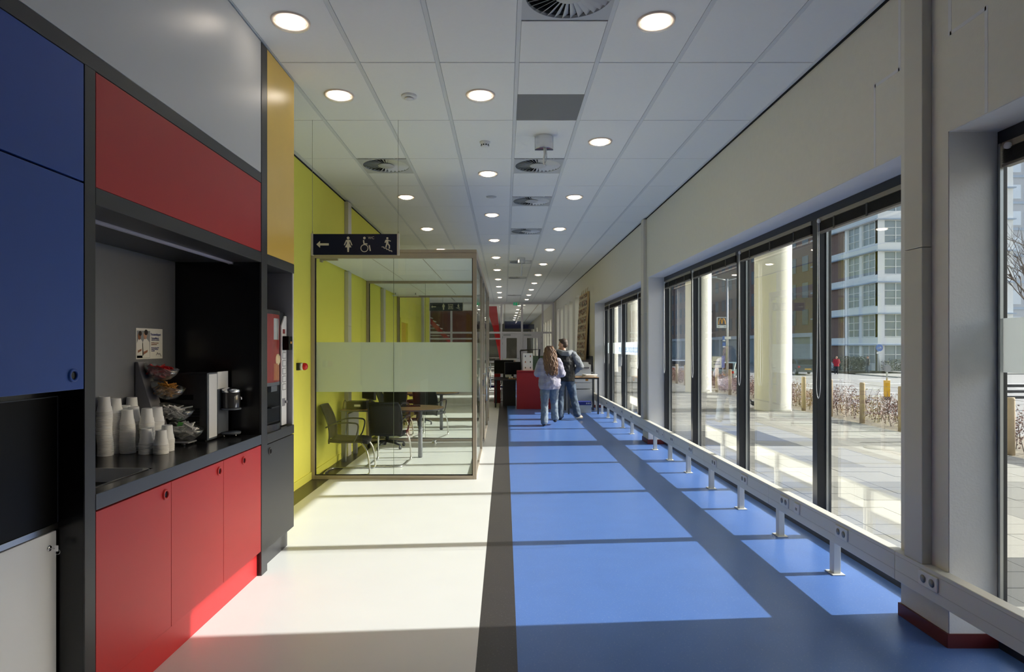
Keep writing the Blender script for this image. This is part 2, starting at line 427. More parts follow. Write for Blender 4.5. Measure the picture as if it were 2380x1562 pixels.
for i, (y0, y1) in enumerate(((9.10, 9.29), (11.76, 11.95), (17.5, 17.7))):
    t = thing('pipe_casing', ('pale square pipe casing on the yellow-green wall of the front meeting room', 'pale square pipe casing on the yellow-green wall of the rear meeting room', 'pale square pipe casing on the yellow-green wall beyond the meeting rooms')[i], 'casing')
    part('cover', 'duct', t, (XL, -2.28, y0, y1, 0.0, 1.9), bevel=0.004)
    part('cover', 'duct', t, (XL, -2.28, y0, y1, 1.903, (2.70 if i < 2 else ZC-0.02)), bevel=0.004)
    if i == 0: part('cover', 'duct', t, (XL, -2.28, y0, y1, 2.78, ZC-0.02), bevel=0.004)
mb = MB(); mb.box(-4.8, XL-0.16, 19.25, 19.4, 0, ZC+0.05); mb.box(-4.95, -4.8, 19.25, YP, 0, ZC+0.05)
struct('wall_left_far', mb, 'plaster', 'pale wall of the side hall beyond the yellow-green wall', 'wall')
mb = MB(); mb.box(XL-0.16, XG1, YB-0.15, YB, 0, ZC+0.25)
struct('wall_back', mb, 'rear_wall', 'plain dark grey wall closing the corridor behind the camera', 'wall')

# ------------------------------------------------------------------ window walls
def blind(y0, y1, label, rail=(2.612, 2.655), cord=True, zt=2.672):
    t = thing('venetian_blind', label, 'blind', (2.633, (y0+y1)/2, zt), group='raised venetian blinds')
    h = (y1-y0)/2 - 0.012
    part('headrail', 'blind_rail', t, (-0.021, 0.021, -h, h, -0.035, 0), bevel=0.002)
    mb = MB()
    for i in range(14):
        z = -0.040 - i*0.0052; mb.box(-0.024+0.001*(i % 2), 0.024-0.001*(i % 3), -h+0.004, h-0.004, z-0.0016, z)
    s = mb.build('slat_stack', 'blind_slat', t); s['kind'] = 'stuff'
    part('bottom_rail', 'blind_bottom', t, (-0.022, 0.022, -h, h, -0.128, -0.114), bevel=0.002)
    for f in (-0.62, 0.0, 0.62):
        part('ladder_tape', 'dark_plastic', t, (-0.0265, -0.0245, h*f-0.012, h*f+0.012, -0.13, -0.034))
    MB().lathe([(0.0005,-0.012),(0.016,-0.010),(0.018,0.0),(0.016,0.010),(0.0005,0.012)], 12, (-0.03, h-0.05, -0.03), axis='x').build('cord_pulley', 'white_plastic', t)
    if cord:
        yy = h-0.05
        pts = [(-0.035, yy-0.012, -0.03), (-0.035, yy-0.014, -0.6), (-0.035, yy-0.03, -1.2), (-0.035, yy-0.032, -1.42), (-0.035, yy, -1.50), (-0.035, yy+0.03, -1.42), (-0.035, yy+0.022, -1.2), (-0.035, yy+0.012, -0.6), (-0.035, yy+0.012, -0.03)]
        MB().tube(bez(pts, 6), 0.0028, 6).build('pull_cord', 'white_plastic', t)
    return t
mat('blind_rail', srgb(150,144,128), 0.45); mat('blind_slat', srgb(48,44,42), 0.5); mat('blind_bottom', srgb(120,114,106), 0.4)

def window(n, y0, y1, mull, label, x0=XG0, x1=XG1, zt=2.741, zb=0.0, stile=0.045, film=None, cell_frame='anthracite', depth_stile=None):
    w = thing('window_%d' % n, label, 'window', (0, 0, 0), kind='structure')
    xs = x0 if depth_stile is None else depth_stile
    part('frame_head', cell_frame, w, (x0, x1, y0, y1, zt-0.07, zt), bevel=0.002)
    part('frame_sill', cell_frame, w, (x0, x1, y0, y1, zb, zb+0.055), bevel=0.002)
    part('frame_stile', cell_frame, w, (x0, x1, y0, y0+stile, zb+0.055, zt-0.07), bevel=0.002)
    part('frame_stile', cell_frame, w, (xs, x1, y1-stile, y1, zb+0.055, zt-0.07), bevel=0.002)
    for my in mull:
        part('mullion', cell_frame, w, (x0, x1, my-0.04, my+0.04, zb+0.055, zt-0.07), bevel=0.002)
    edges = [y0+stile] + [e for my in mull for e in (my-0.04, my+0.04)] + [y1-stile]
    gx = x1-0.02
    for a, b in zip(edges[0::2], edges[1::2]):
        part('pane', 'pane', w, (gx-0.012, gx, a, b, zb+0.055, zt-0.07))
        part('glazing_bead', 'aluminium', w, (gx-0.030, gx-0.013, a, a+0.014, zb+0.055, zt-0.07), (gx-0.030, gx-0.013, b-0.014, b, zb+0.055, zt-0.07), (gx-0.030, gx-0.013, a+0.014, b-0.014, zb+0.055, zb+0.069))
        if film: part('privacy_film', 'film_white', w, (gx-0.0145, gx-0.0125, a+0.002, b-0.002, film[0], film[1]))
    return w
window(1, 2.2, 3.32, (), 'near dark-framed window at the right edge with a white film band', x0=2.62, x1=2.66, film=(1.465, 1.75), stile=0.02)
window(2, 3.715, 10.26, (5.27, 7.01, 8.73), 'large floor-length window of four tall panes behind the trunking')
w3 = window(3, 10.66, 16.36, (12.28, 13.98, 15.63), 'second floor-length window with a mirrored lettered film band', film=(1.43, 1.70))
tx = text('window_lettering', 'loopbaancentrum', 0.235, 'film_ink', w3, (2.7035, 12.42, 1.55), (math.pi/2, 0, math.pi/2), depth=0.0003, space=1.42)
for i, e in enumerate((20.9, 22.75, 24.5, 26.3, 28.1)):
    window(4+i, e-1.05, e, (), ('first', 'second', 'third', 'fourth', 'fifth')[i] + ' narrow tall window in the right wall beyond the wall hanging', x0=2.58, x1=2.70, zt=3.25, zb=0.9, stile=0.04, cell_frame='cab_white')
blind(3.76, 5.23, 'raised blind of the window pane nearest the foreground pier')
blind(5.31, 6.97, 'raised blind of the pane in front of the thick white column')
blind(7.05, 8.69, 'raised blind of the pane showing the lamp post')
blind(8.77, 10.215, 'raised blind of the narrow far pane of the large window')
blind(10.70, 12.24, 'raised blind of the second window, hidden partly by the pier')
blind(12.32, 13.94, 'raised blind of the second window, nearest visible pane')
blind(14.02, 15.59, 'raised blind of the second window, middle visible pane')
blind(15.67, 16.315, 'raised blind of the second window, farthest narrow pane')
blind(2.24, 3.29, 'raised dark blind at the top of the near right-edge window', cord=False)

# ------------------------------------------------------------------ cable trunking on posts
tr = thing('cable_trunking', 'long white cable trunking on short posts in front of the windows', 'trunking')
seg = [0.2, 1.92, 3.68, 5.44, 7.20, 8.96, 10.72, 12.48, 14.24, 16.6]
for a, b in zip(seg, seg[1:]):
    s = part('trunk_section', 'trunk_white', tr, (2.300, 2.368, a+0.001, b-0.001, 0.228, 0.398), bevel=0.004)
    part('cover_seam', 'trunk_seam', s, (2.2985, 2.300, a, b, 0.286, 0.2885), (2.2985, 2.300, a, b, 0.374, 0.3765))
for k in range(0, 15):
    if k == 7: continue
    y = 4.41 + 0.88*k
    if y > 16.5: continue
    p = part('post', 'trunk_white', tr, (2.312, 2.360, y-0.030, y+0.030, 0.006, 0.228), bevel=0.002)
    part('base_plate', 'trunk_white', p, (2.292, 2.380, y-0.055, y+0.055, 0.0, 0.007), bevel=0.001)
def socket(y, double=True):
    w = 0.075 if double else 0.042
    s = part('wall_socket', 'socket', tr, (2.289, 2.300, y-w, y+w, 0.292, 0.370), bevel=0.003)
    if double:
        for dy in (-0.034, 0.034):
            MB().lathe([(0.0001, 0), (0.020, 0), (0.022, -0.001), (0.0001, -0.001)], 16, (2.2885, y+dy, 0.331), axis='x').build('socket_well', 'socket_hole', s)
    else:
        part('data_port', 'socket_hole', s, (2.2875, 2.289, y-0.014, y-0.003, 0.315, 0.335), (2.2875, 2.289, y+0.003, y+0.014, 0.315, 0.335))
for y in (3.38, 4.25, 5.12, 5.98, 6.84, 7.70, 8.56, 9.36, 11.3, 12.2, 13.1, 14.0): socket(y)
socket(4.90, False); socket(9.05, False)

# ------------------------------------------------------------------ ceiling fittings
lens_prof = [(0.0005, -0.034), (0.05, -0.0325), (0.080, -0.028), (0.098, -0.016), (0.102, 0.0)]
L_LENS = MB().lathe(lens_prof, 28).mesh('lens', 'lamp')
L_RING = MB().lathe([(0.108, 0.0), (0.108, -0.016), (0.114, -0.024), (0.140, -0.026), (0.146, -0.020), (0.146, 0.0)], 32).mesh('glass_ring', 'acrylic')
L_TRIM = MB().lathe([(0.128, -0.001), (0.128, -0.010), (0.150, -0.010), (0.152, -0.001)], 32).mesh('trim', 'lamp_trim')
def downlight(x, y, label):
    t = thing('ceiling_downlight', label, 'ceiling light', (x, y, ZC), group='round ceiling downlights')
    t.scale = (0.83, 0.83, 0.9)
    obj('lens', L_LENS, t); obj('glass_ring', L_RING, t); obj('trim', L_TRIM, t)
ORD = ['first', 'second', 'third', 'fourth', 'fifth', 'sixth', 'seventh', 'eighth', 'ninth', 'tenth', 'eleventh', 'twelfth']
for i in range(10): downlight(-0.206, 5.3+2.4*i, 'lit round downlight, %s from the camera in the middle row' % ORD[i])
for i in range(11): downlight(0.994, 4.1+2.4*i, 'lit round downlight, %s from the camera in the window-side row' % ORD[i])
for i, y in enumerate((4.1, 5.3, 8.9, 11.3, 13.7, 16.1, 18.5)): downlight(-1.406, y, 'lit round downlight, %s from the camera in the cabinet-side row' % ORD[i])
downlight(-0.206, 2.9, 'lit round downlight just above the camera view in the middle row')

def swirl(x, y, label, fine):
    t = thing('swirl_diffuser', label, 'air vent', (x, y, ZC), group='square swirl air diffusers')
    n = 64; vs = []; fs = []
    for j in range(n):
        th = 2*math.pi*j/n; c, s = math.cos(th), math.sin(th)
        q = 0.288/max(abs(c), abs(s)); vs += [(0.268*c, 0.268*s, 0), (q*c, q*s, 0), (0.268*c, 0.268*s, 0.02)]
    for j in range(n):
        a, b = 3*j, 3*((j+1) % n); fs += [(a, a+1, b+1, b), (a, b, b+2, a+2)]
    MB().add(vs, fs).build('face_plate', 'vent_plate', t)
    MB().lathe([(0.268, 0.045), (0.0005, 0.045)], 32).build('plenum', 'black_gap', t)
    MB().lathe([(0.0005, -0.004), (0.092, -0.002), (0.098, 0.008), (0.0005, 0.010)], 32).build('hub', 'vent_plate', t)
    N = 32; mb = MB()
    def vane(mb, th):
        for r0, r1, hw0, hw1 in ((0.09, 0.268, 0.008, 0.024),):
            u = Vector((math.cos(th), math.sin(th), 0)); v = Vector((-math.sin(th), math.cos(th), 0)); up = Vector((0, 0, 1))
            e = (v*0.80 - up*0.60)
            P = [u*r0 - e*hw0, u*r0 + e*hw0, u*r1 + e*hw1, u*r1 - e*hw1]
            off = up*0.016; nn = (up*0.80 + v*0.60)*0.0008
            vs = [p+off+nn for p in P] + [p+off-nn for p in P]
            mb.add(vs, [(0,1,2,3),(7,6,5,4),(0,4,5,1),(1,5,6,2),(2,6,7,3),(3,7,4,0)])
    if fine:
        vm = MB(); vane(vm, 0.0); me = vm.mesh('vane', 'vent_vane')
        for k in range(N): obj('vane', me, t, (0,0,0), (0, 0, 2*math.pi*k/N))
    else:
        for k in range(N): vane(mb, 2*math.pi*k/N)
        mb.build('vanes', 'vent_vane', t)['kind'] = 'stuff'
mat('vent_plate', srgb(196,200,202), 0.45); mat('vent_vane', srgb(226,230,232), 0.35)
names = {3: 'large swirl diffuser cut by the top edge of the picture', 7: 'swirl diffuser right behind the chrome ceiling bracket', 8: 'swirl diffuser, third along the middle ceiling strip', 11: 'swirl diffuser, fourth along the middle ceiling strip', 15: 'swirl diffuser behind the farther chrome bracket', 19: 'swirl diffuser far down the middle ceiling strip', 25: 'farthest swirl diffuser, close to the glazed doors'}
for x, y in diff_spots:
    lab = 'swirl diffuser on the left, seen behind the sign wire' if x < 0 else names[int(y-0.3+0.001)]
    swirl(x, y, lab, y < 12)

t = thing('smoke_detector', 'small white smoke detector with dark slots', 'smoke detector', (-0.206, 6.52, ZC))
MB().lathe([(0.0005, 0), (0.055, 0), (0.055, -0.012), (0.046, -0.018), (0.046, -0.024), (0.036, -0.05), (0.016, -0.056), (0.0005, -0.056)], 24).build('body', 'white_plastic', t)
for k in range(10):
    a = 2*math.pi*k/10; o = part('slot', 'dark_plastic', t, (0.034, 0.0435, -0.006, 0.006, -0.044, -0.026)); o.rotation_euler = (0, 0, a)
t = thing('smoke_detector', 'tiny smoke detector far along the middle ceiling row', 'smoke detector', (-0.206, 16.2, ZC))
MB().lathe([(0.0005, 0), (0.055, 0), (0.055, -0.012), (0.046, -0.024), (0.036, -0.05), (0.0005, -0.056)], 20).build('body', 'white_plastic', t)
t = thing('ceiling_sensor', 'round white ceiling sensor left of the sign wire', 'sensor', (-0.815, 5.32, ZC))
MB().lathe([(0.0005, 0), (0.066, 0), (0.066, -0.014), (0.058, -0.020), (0.040, -0.020), (0.0005, -0.019)], 28).build('housing', 'white_plastic', t)
MB().lathe([(0.0005, -0.020), (0.030, -0.022), (0.038, -0.026), (0.030, -0.032), (0.0005, -0.033)], 24).build('cap', 'white_plastic', t)
t = thing('ceiling_cover', 'flat round blank cover between two middle-row downlights', 'cover', (-0.19, 8.9, ZC))
MB().lathe([(0.0005, 0), (0.075, 0), (0.072, -0.007), (0.0005, -0.008)], 28).build('disc', 'vent_plate', t)

def bracket(x, y, label, drop):
    t = thing('ceiling_bracket', label, 'bracket', (x, y, ZC))
    pts = [(-0.092, 0.0), (-0.080, -0.04), (-0.05, -0.072), (0.0, -0.086), (0.05, -0.072), (0.080, -0.04), (0.092, 0.0)]
    MB().prism(pts, -0.135, 0.0, 'z').build('cowl', 'chrome', t, bevel=0.004)
    part('backing', 'aluminium', t, (-0.094, 0.094, 0.0, 0.012, -0.14, 0.0))
    MB().tube(bez([(0, -0.05, -0.13), (0.004, -0.05, -0.2), (-0.006, -0.05, -0.26), (0.002, -0.05, -drop)], 6), 0.011).build('cable', 'white_plastic', t)
    MB().tube(bez([(0.012, -0.055, -0.13), (0.024, -0.055, -0.22), (0.006, -0.055, -drop+0.02)], 6), 0.006).build('cable', 'chrome', t)
bracket(0.40, 6.35, 'chrome ceiling bracket with a hanging cable, nearer the camera', 0.31)
bracket(0.40, 15.0, 'chrome ceiling bracket with a hanging cable, farther away', 0.45)

# ------------------------------------------------------------------ hanging signs
def pic_arrow(p, x, s):
    pts = [(x-0.065*s, 0), (x-0.027*s, 0.035*s), (x-0.027*s, 0.011*s), (x+0.062*s, 0.011*s), (x+0.062*s, -0.011*s), (x-0.027*s, -0.011*s), (x-0.027*s, -0.035*s)]
    MB().prism(pts, -0.0015, 0, 'y').build('arrow', 'sign_cream', p)
def disc(mb, x, z, r, n=20):
    mb.prism([(x+r*math.cos(2*math.pi*k/n), z+r*math.sin(2*math.pi*k/n)) for k in range(n)], -0.0015, 0, 'y')
def bar(mb, a, b, w):
    a, b = Vector((a[0], a[1])), Vector((b[0], b[1])); d = (b-a).normalized(); q = Vector((-d.y, d.x))*w/2
    mb.prism([tuple(a+q), tuple(b+q), tuple(b-q), tuple(a-q)], -0.0015, 0, 'y')
def pic_stairs(p, x, flip=1):
    mb = MB(); disc(mb, x+0.004*flip, 0.058, 0.010)
    mb.prism([(x-0.010, 0.044), (x+0.014, 0.044), (x+0.014, 0.006), (x-0.006, 0.006)], -0.0015, 0, 'y')
    for a, b, w in (((x-0.010, 0.040), (x-0.018, 0.015), 0.009), ((x+0.012, 0.038), (x+0.036, 0.030), 0.008), ((x-0.001, 0.006), (x-0.010, -0.028), 0.012), ((x+0.008, 0.006), (x+0.024, -0.012), 0.012), ((x+0.024, -0.010), (x+0.023, -0.040), 0.011)): bar(mb, a, b, w)
    pts = [(-0.050, -0.024), (-0.028, -0.024), (-0.028, -0.036), (-0.004, -0.036), (-0.004, -0.048), (0.020, -0.048), (0.020, -0.060), (0.046, -0.060), (0.046, -0.072)]
    for a, b in zip(pts, pts[1:]): bar(mb, (x+a[0], a[1]), (x+b[0], b[1]), 0.007)
    mb.build('stairs_pictogram', 'sign_cream', p)
def hanging_sign(label, y, kind):
    t = thing('hanging_sign', label, 'sign', (-1.41, y, 2.565))
    part('board', 'sign_navy', t, (-0.395, 0.395, 0.0, 0.02, -0.098, 0.098))
    for s in (-1, 1):
        part('end_cap', 'sign_end', t, (s*0.395-(0.0 if s > 0 else 0.020), s*0.395+(0.020 if s > 0 else 0.0), -0.006, 0.026, -0.102, 0.102), bevel=0.003)
        MB().tube([(s*0.405, 0.01, 0.10), (s*0.405, 0.01, ZC-2.565)], 0.0016, 6).build('wire', 'wire', t)
        MB().tube([(s*0.405-0.006, 0.01, 0.102), (s*0.405, 0.01, 0.135), (s*0.405+0.006, 0.01, 0.102)], 0.0015, 5).build('hook', 'wire', t)
    pic_arrow(t, -0.305, 0.92)
    if kind == 0:
        mb = MB(); x = -0.065; disc(mb, x, 0.060, 0.013)
        mb.prism([(x-0.016, 0.042), (x+0.016, 0.042), (x+0.012, 0.010), (x+0.030, -0.028), (x-0.030, -0.028), (x-0.012, 0.010)], -0.0015, 0, 'y')
        mb.prism([(x-0.010, -0.028), (x+0.010, -0.028), (x+0.006, -0.072), (x-0.006, -0.072)], -0.0015, 0, 'y')
        bar(mb, (x-0.016, 0.040), (x-0.036, -0.008), 0.009); bar(mb, (x+0.016, 0.040), (x+0.036, -0.008), 0.009)
        mb.build('woman_pictogram', 'sign_cream', t)
        mb = MB(); x = 0.088; disc(mb, x, 0.060, 0.012); n = 24
        bar(mb, (x-0.008, 0.040), (x-0.004, 0.006), 0.012); bar(mb, (x-0.006, 0.006), (x+0.028, 0.004), 0.011); bar(mb, (x+0.046, -0.008), (x+0.056, -0.062), 0.011)
        for k in range(n):
            a0, a1 = 2*math.pi*k/n, 2*math.pi*(k+1)/n
            mb.prism([(x+q*math.cos(a), -0.036+q*math.sin(a)) for q, a in ((0.037, a0), (0.037, a1), (0.030, a1), (0.030, a0))], -0.0015, 0, 'y')
        mb.build('wheelchair_pictogram', 'sign_cream', t)
        text('wc_lettering', 'WC', 0.034, 'sign_cream', t, (0.122, -0.001, 0.060), (math.pi/2, 0, 0))
        pic_stairs(t, 0.300)
    else:
        mb = MB(); x = -0.065; disc(mb, x, 0.060, 0.013)
        mb.prism([(x-0.022, 0.044), (x+0.022, 0.044), (x+0.014, -0.01), (x+0.014, -0.072), (x-0.014, -0.072), (x-0.014, -0.01)], -0.0015, 0, 'y')
        bar(mb, (x-0.024, 0.042), (x-0.028, -0.012), 0.009); bar(mb, (x+0.024, 0.042), (x+0.028, -0.012), 0.009)
        mb.build('man_pictogram', 'sign_cream', t)
        mb = MB(); x = 0.105
        for a, b in (((x-0.05, -0.06), (x-0.05, 0.06)), ((x+0.05, -0.06), (x+0.05, 0.06)), ((x-0.06, 0.052), (x+0.06, 0.052)), ((x-0.06, -0.052), (x+0.06, -0.052))): bar(mb, a, b, 0.009)
        for q in (-0.018, 0.018):
            disc(mb, x+q, 0.025, 0.008); mb.prism([(x+q-0.010, 0.014), (x+q+0.010, 0.014), (x+q+0.006, -0.036), (x+q-0.006, -0.036)], -0.0015, 0, 'y')
        mb.build('lift_pictogram', 'sign_cream', t)
        pic_stairs(t, 0.290)
hanging_sign('dark blue hanging sign with arrow, woman, wheelchair, WC and stairs symbols', 5.88, 0)
hanging_sign('far dark blue hanging sign with arrow, man, lift and stairs symbols', 15.05, 1)

def exit_sign(x, y, z, label, hang=0.0):
    t = thing('exit_sign', label, 'exit sign', (x, y, z))
    part('housing', 'white_plastic', t, (-0.15, 0.15, 0, 0.06, -0.075, 0.085))
    if hang: part('hanger', 'white_plastic', t, (-0.008, 0.008, 0.022, 0.038, 0.085, 0.085+hang))
    part('face', 'exit_green', t, (-0.135, 0.135, -0.004, 0, -0.065, 0.065))
    mb = MB(); disc(mb, -0.03, 0.045, 0.014)
    for a, b, w in (((-0.035, 0.03), (-0.055, -0.01), 0.022), ((-0.055, -0.01), (-0.03, -0.03), 0.013), ((-0.055, -0.01), (-0.10, -0.03), 0.013), ((-0.03, -0.03), (-0.04, -0.055), 0.013), ((-0.04, 0.03), (-0.01, 0.0), 0.010)): bar(mb, a, b, w)
    mb.prism([(0.05, -0.06), (0.11, -0.06), (0.11, 0.06), (0.05, 0.06)], -0.0015, 0, 'y')
    o = mb.build('running_figure', 'sign_cream', t); o.location = (0, -0.004, 0)
exit_sign(0.55, 29.70, 3.64, 'green exit sign hanging above the far double doors')
exit_sign(-0.85, 19.5, 3.05, 'green exit sign hanging left, seen through the meeting room glass', 0.60)
# ------------------------------------------------------------------ the built-in cabinet wall on the left
def ring_pull(parent, y, z, m, x=XF):
    r = MB().lathe([(0.017, 0.001), (0.017, 0.007), (0.021, 0.009), (0.026, 0.007), (0.027, 0.0)], 24, (x, y, z), axis='x').build('ring_pull', m, parent)
    MB().lathe([(0.0002, 0.0012), (0.017, 0.0012)], 24, (x, y, z), axis='x').build('finger_hole', 'cab_deep', parent)
    return r
Y1a, Y1b, Y2a, Y2b, Y3 = 2.526, 2.592, 4.355, 4.46, 5.03
XB = -2.30
fr = thing('cabinet_frame', 'black frame of posts and beams around the coloured cabinet panels', 'frame')
part('side_panel', 'cab_deep', fr, (XB, XF-0.006, Y1a, Y1b, 0, 2.745))
part('post', 'cab_black', fr, (XF-0.006, XF, Y1a, Y1b, 0, 2.745), bevel=0.001)
part('side_panel', 'cab_deep', fr, (XB, XF-0.012, Y2a, Y2b, 0.0, ZC-0.01))
part('post', 'cab_black', fr, (XF-0.012, XF+0.003, Y2a, Y2b, 0.0, ZC-0.012), bevel=0.002)
part('beam', 'cab_black', fr, (XB, XF+0.001, 0.3, Y2a, 2.745, 2.812), bevel=0.002)
part('lintel', 'cab_black', fr, (XB, XF+0.001, Y1b, Y2a, 2.190, 2.262), bevel=0.002)
part('lintel', 'cab_black', fr, (XB, XF+0.003, Y2b, Y3, 2.190, 2.262), bevel=0.002)

t = thing('wall_cabinet', 'blue tall wall cabinet with two stacked doors', 'cabinet')
part('body', 'cab_deep', t, (XB, XF-0.02, 0.4, Y1a-0.002, 1.432, 2.745))
part('door', 'cab_blue', t, (XF-0.02, XF, 0.4, Y1a-0.006, 2.268, 2.742), bevel=0.002)
d = part('door', 'cab_blue', t, (XF-0.02, XF, 0.4, Y1a-0.006, 1.430, 2.260), bevel=0.002)
ring_pull(d, 2.455, 1.487, 'cab_blue')
XS = -1.806
t = thing('built_in_appliance', 'glossy black built-in appliance front below the blue cabinet', 'appliance')
part('body', 'cab_deep', t, (XB, XS-0.006, 0.4, Y1a-0.004, 0.888, 1.428))
part('glass_front', 'black_gloss', t, (XS-0.006, XS, 0.4, Y1a-0.006, 0.892, 1.398), bevel=0.001)
part('front_trim', 'edge_grey', t, (XS-0.004, XS+0.001, 0.4, Y1a-0.004, 1.398, 1.401), (XS-0.004, XS+0.001, Y1a-0.006, Y1a-0.004, 0.892, 1.401))
part('bottom_strip', 'steel', t, (XS-0.03, XS+0.002, 0.4, Y1a-0.004, 0.866, 0.890), bevel=0.001)
t = thing('base_cabinet', 'white base cabinet with a key in its lock', 'cabinet')
part('body', 'cab_deep', t, (XB, XS-0.022, 0.4, Y1a-0.004, 0.0, 0.862))
d = part('door', 'cab_white', t, (XS-0.022, XS-0.002, 0.4, Y1a-0.010, 0.10, 0.860), bevel=0.002)
MB().lathe([(0.0003, 0.006), (0.009, 0.006), (0.012, 0.003), (0.012, 0.0)], 20, (XS-0.002, 2.475, 0.800), axis='x').build('lock', 'chrome', d)
k = part('key', 'chrome', d, (XS, XS+0.022, 2.4735, 2.4765, 0.797, 0.803), (XS+0.018, XS+0.036, 2.4735, 2.4765, 0.788, 0.812), bevel=0.001)
MB().tube([(XS+0.032 + 0.010*math.cos(a), 2.475, 0.786+0.010*math.sin(a)) for a in [2*math.pi*q/14 for q in range(15)]], 0.0008, 5, False).build('key_ring', 'chrome', d)

t = thing('wall_panel', 'large white panel above the black beam', 'panel')
part('board', 'panel_white', t, (XB, XF, 0.3, Y2a-0.003, 2.814, ZC-0.012), bevel=0.002)
t = thing('wall_cabinet', 'wide red wall cabinet above the coffee niche', 'cabinet')
part('body', 'cab_deep', t, (XB, XF-0.02, Y1b+0.002, Y2a-0.002, 2.264, 2.744))
part('door', 'cab_red', t, (XF-0.02, XF, Y1b+0.003, Y2a-0.003, 2.264, 2.742), bevel=0.002)
t = thing('niche_lining', 'dark grey metal back and black ceiling of the coffee niche', 'niche')
part('back_panel', 'niche_grey', t, (XB-0.03, XB, Y1b, Y2a, 0.985, 2.190))
t = thing('led_strip', 'pale light strip under the red wall cabinet', 'light strip')
part('profile', 'led_profile', t, (-1.925, -1.895, Y1b+0.003, Y2a-0.012, 2.178, 2.190), bevel=0.001)
part('end_piece', 'aluminium', t, (-1.927, -1.893, Y2a-0.012, Y2a-0.002, 2.176, 2.190))

t = thing('worktop', 'black worktop with a grey front edge over the red cabinets', 'worktop')
# worktop slab with a hole for the sink
sx0, sx1, sy0, sy1 = -2.16, -1.78, 2.62, 3.16
part('slab', 'worktop', t, (XB, XF-0.004, sy1, Y2a-0.001, 0.922, 0.985), (XB, sx0, Y1b+0.001, sy1, 0.922, 0.985), (sx1, XF-0.004, Y1b+0.001, sy1, 0.922, 0.985))
part('front_edge', 'edge_grey', t, (XF-0.004, XF+0.002, Y1b+0.001, Y2a-0.001, 0.920, 0.986), bevel=0.0015)
t = thing('sink', 'stainless steel sink let into the black worktop', 'sink')
def basin(mb, x0, x1, y0, y1, zt, depth):
    def rr(x0, x1, y0, y1, r, z, n=5):
        out = []
        for cx, cy, a0 in ((x1-r, y1-r, 0), (x0+r, y1-r, 90), (x0+r, y0+r, 180), (x1-r, y0+r, 270)):
            for k in range(n+1):
                a = math.radians(a0+90*k/n); out.append((cx+r*math.cos(a), cy+r*math.sin(a), z))
        return out
    rings = [rr(x0-0.022, x1+0.022, y0-0.022, y1+0.022, 0.05, zt), rr(x0-0.018, x1+0.018, y0-0.018, y1+0.018, 0.05, zt+0.003), rr(x0, x1, y0, y1, 0.05, zt+0.001), rr(x0+0.01, x1-0.01, y0+0.01, y1-0.01, 0.05, zt-depth*0.9), rr(x0+0.04, x1-0.04, y0+0.04, y1-0.04, 0.05, zt-depth)]
    n = len(rings[0]); vs = [p for r in rings for p in r]
    fs = [(i*n+j, i*n+(j+1) % n, (i+1)*n+(j+1) % n, (i+1)*n+j) for i in range(4) for j in range(n)] + [tuple(4*n+j for j in range(n))]
    mb.add(vs, fs, True)
mb = MB(); basin(mb, sx0+0.02, sx1-0.02, sy0+0.02, sy1-0.02, 0.985, 0.17); mb.build('basin', 'steel', t)
MB().lathe([(0.0005, 0.004), (0.03, 0.004), (0.036, 0.0)], 20, (-1.97, 2.89, 0.816)).build('drain', 'chrome', t)

edges = [Y1b+0.002, 3.182, 3.772, Y2a-0.002]
pulls = [3.125, 3.712, 4.06]
for i in range(3):
    t = thing('base_cabinet', ('red base cabinet under the sink', 'red base cabinet in the middle of the row', 'red base cabinet beside the black end panel')[i], 'cabinet', group='red base cabinets')
    part('body', 'cab_deep', t, (XB, XF-0.022, edges[i]+0.001, edges[i+1]-0.001, 0.17, 0.920))
    d = part('door', 'cab_red', t, (XF-0.020, XF, edges[i]+0.0015, edges[i+1]-0.0015, 0.172, 0.912), bevel=0.0015)
    ring_pull(d, pulls[i], 0.860, 'cab_red')
t = thing('plinth', 'red plinth board under the red cabinets', 'plinth')
part('board', 'cab_red', t, (XF-0.045, XF-0.030, Y1b+0.002, Y2a-0.002, 0, 0.170))

t = thing('wall_cabinet', 'tall yellow cabinet above the drinks machine', 'cabinet')
part('body', 'cab_deep', t, (XB, XF-0.02, Y2b+0.002, Y3-0.004, 2.264, ZC-0.012))
part('door', 'cab_yellow', t, (XF-0.02, XF+0.002, Y2b+0.003, Y3, 2.264, ZC-0.012), bevel=0.002)
t = thing('end_panel', 'grey end panel with a white edge beside the drinks machine', 'panel')
part('board', 'side_grey', t, (XB, XF-0.008, Y3-0.022, Y3, 0.975, 2.190))
part('edge_band', 'panel_white', t, (XF-0.008, XF-0.002, Y3-0.022, Y3, 0.975, 2.190))
part('back_panel', 'cab_deep', t, (XB-0.03, XB, Y2b, Y3, 0.975, 2.190))
t = thing('worktop', 'short dark worktop under the drinks machine', 'worktop')
part('slab', 'cab_black', t, (XB, XF+0.002, Y2b+0.001, Y3+0.001, 0.905, 0.973), bevel=0.002)
t = thing('base_cabinet', 'charcoal base cabinet with a finger hole below the drinks machine', 'cabinet')
part('body', 'cab_deep', t, (XB, XF-0.02, Y2b+0.002, Y3-0.002, 0.15, 0.903))
d = part('door', 'cab_black', t, (XF-0.02, XF, Y2b+0.003, Y3, 0.152, 0.898), bevel=0.002)
ring_pull(d, 4.515, 0.845, 'cab_black')
part('plinth', 'cab_black', t, (XB, XF-0.052, Y2b, Y3-0.004, 0, 0.152))

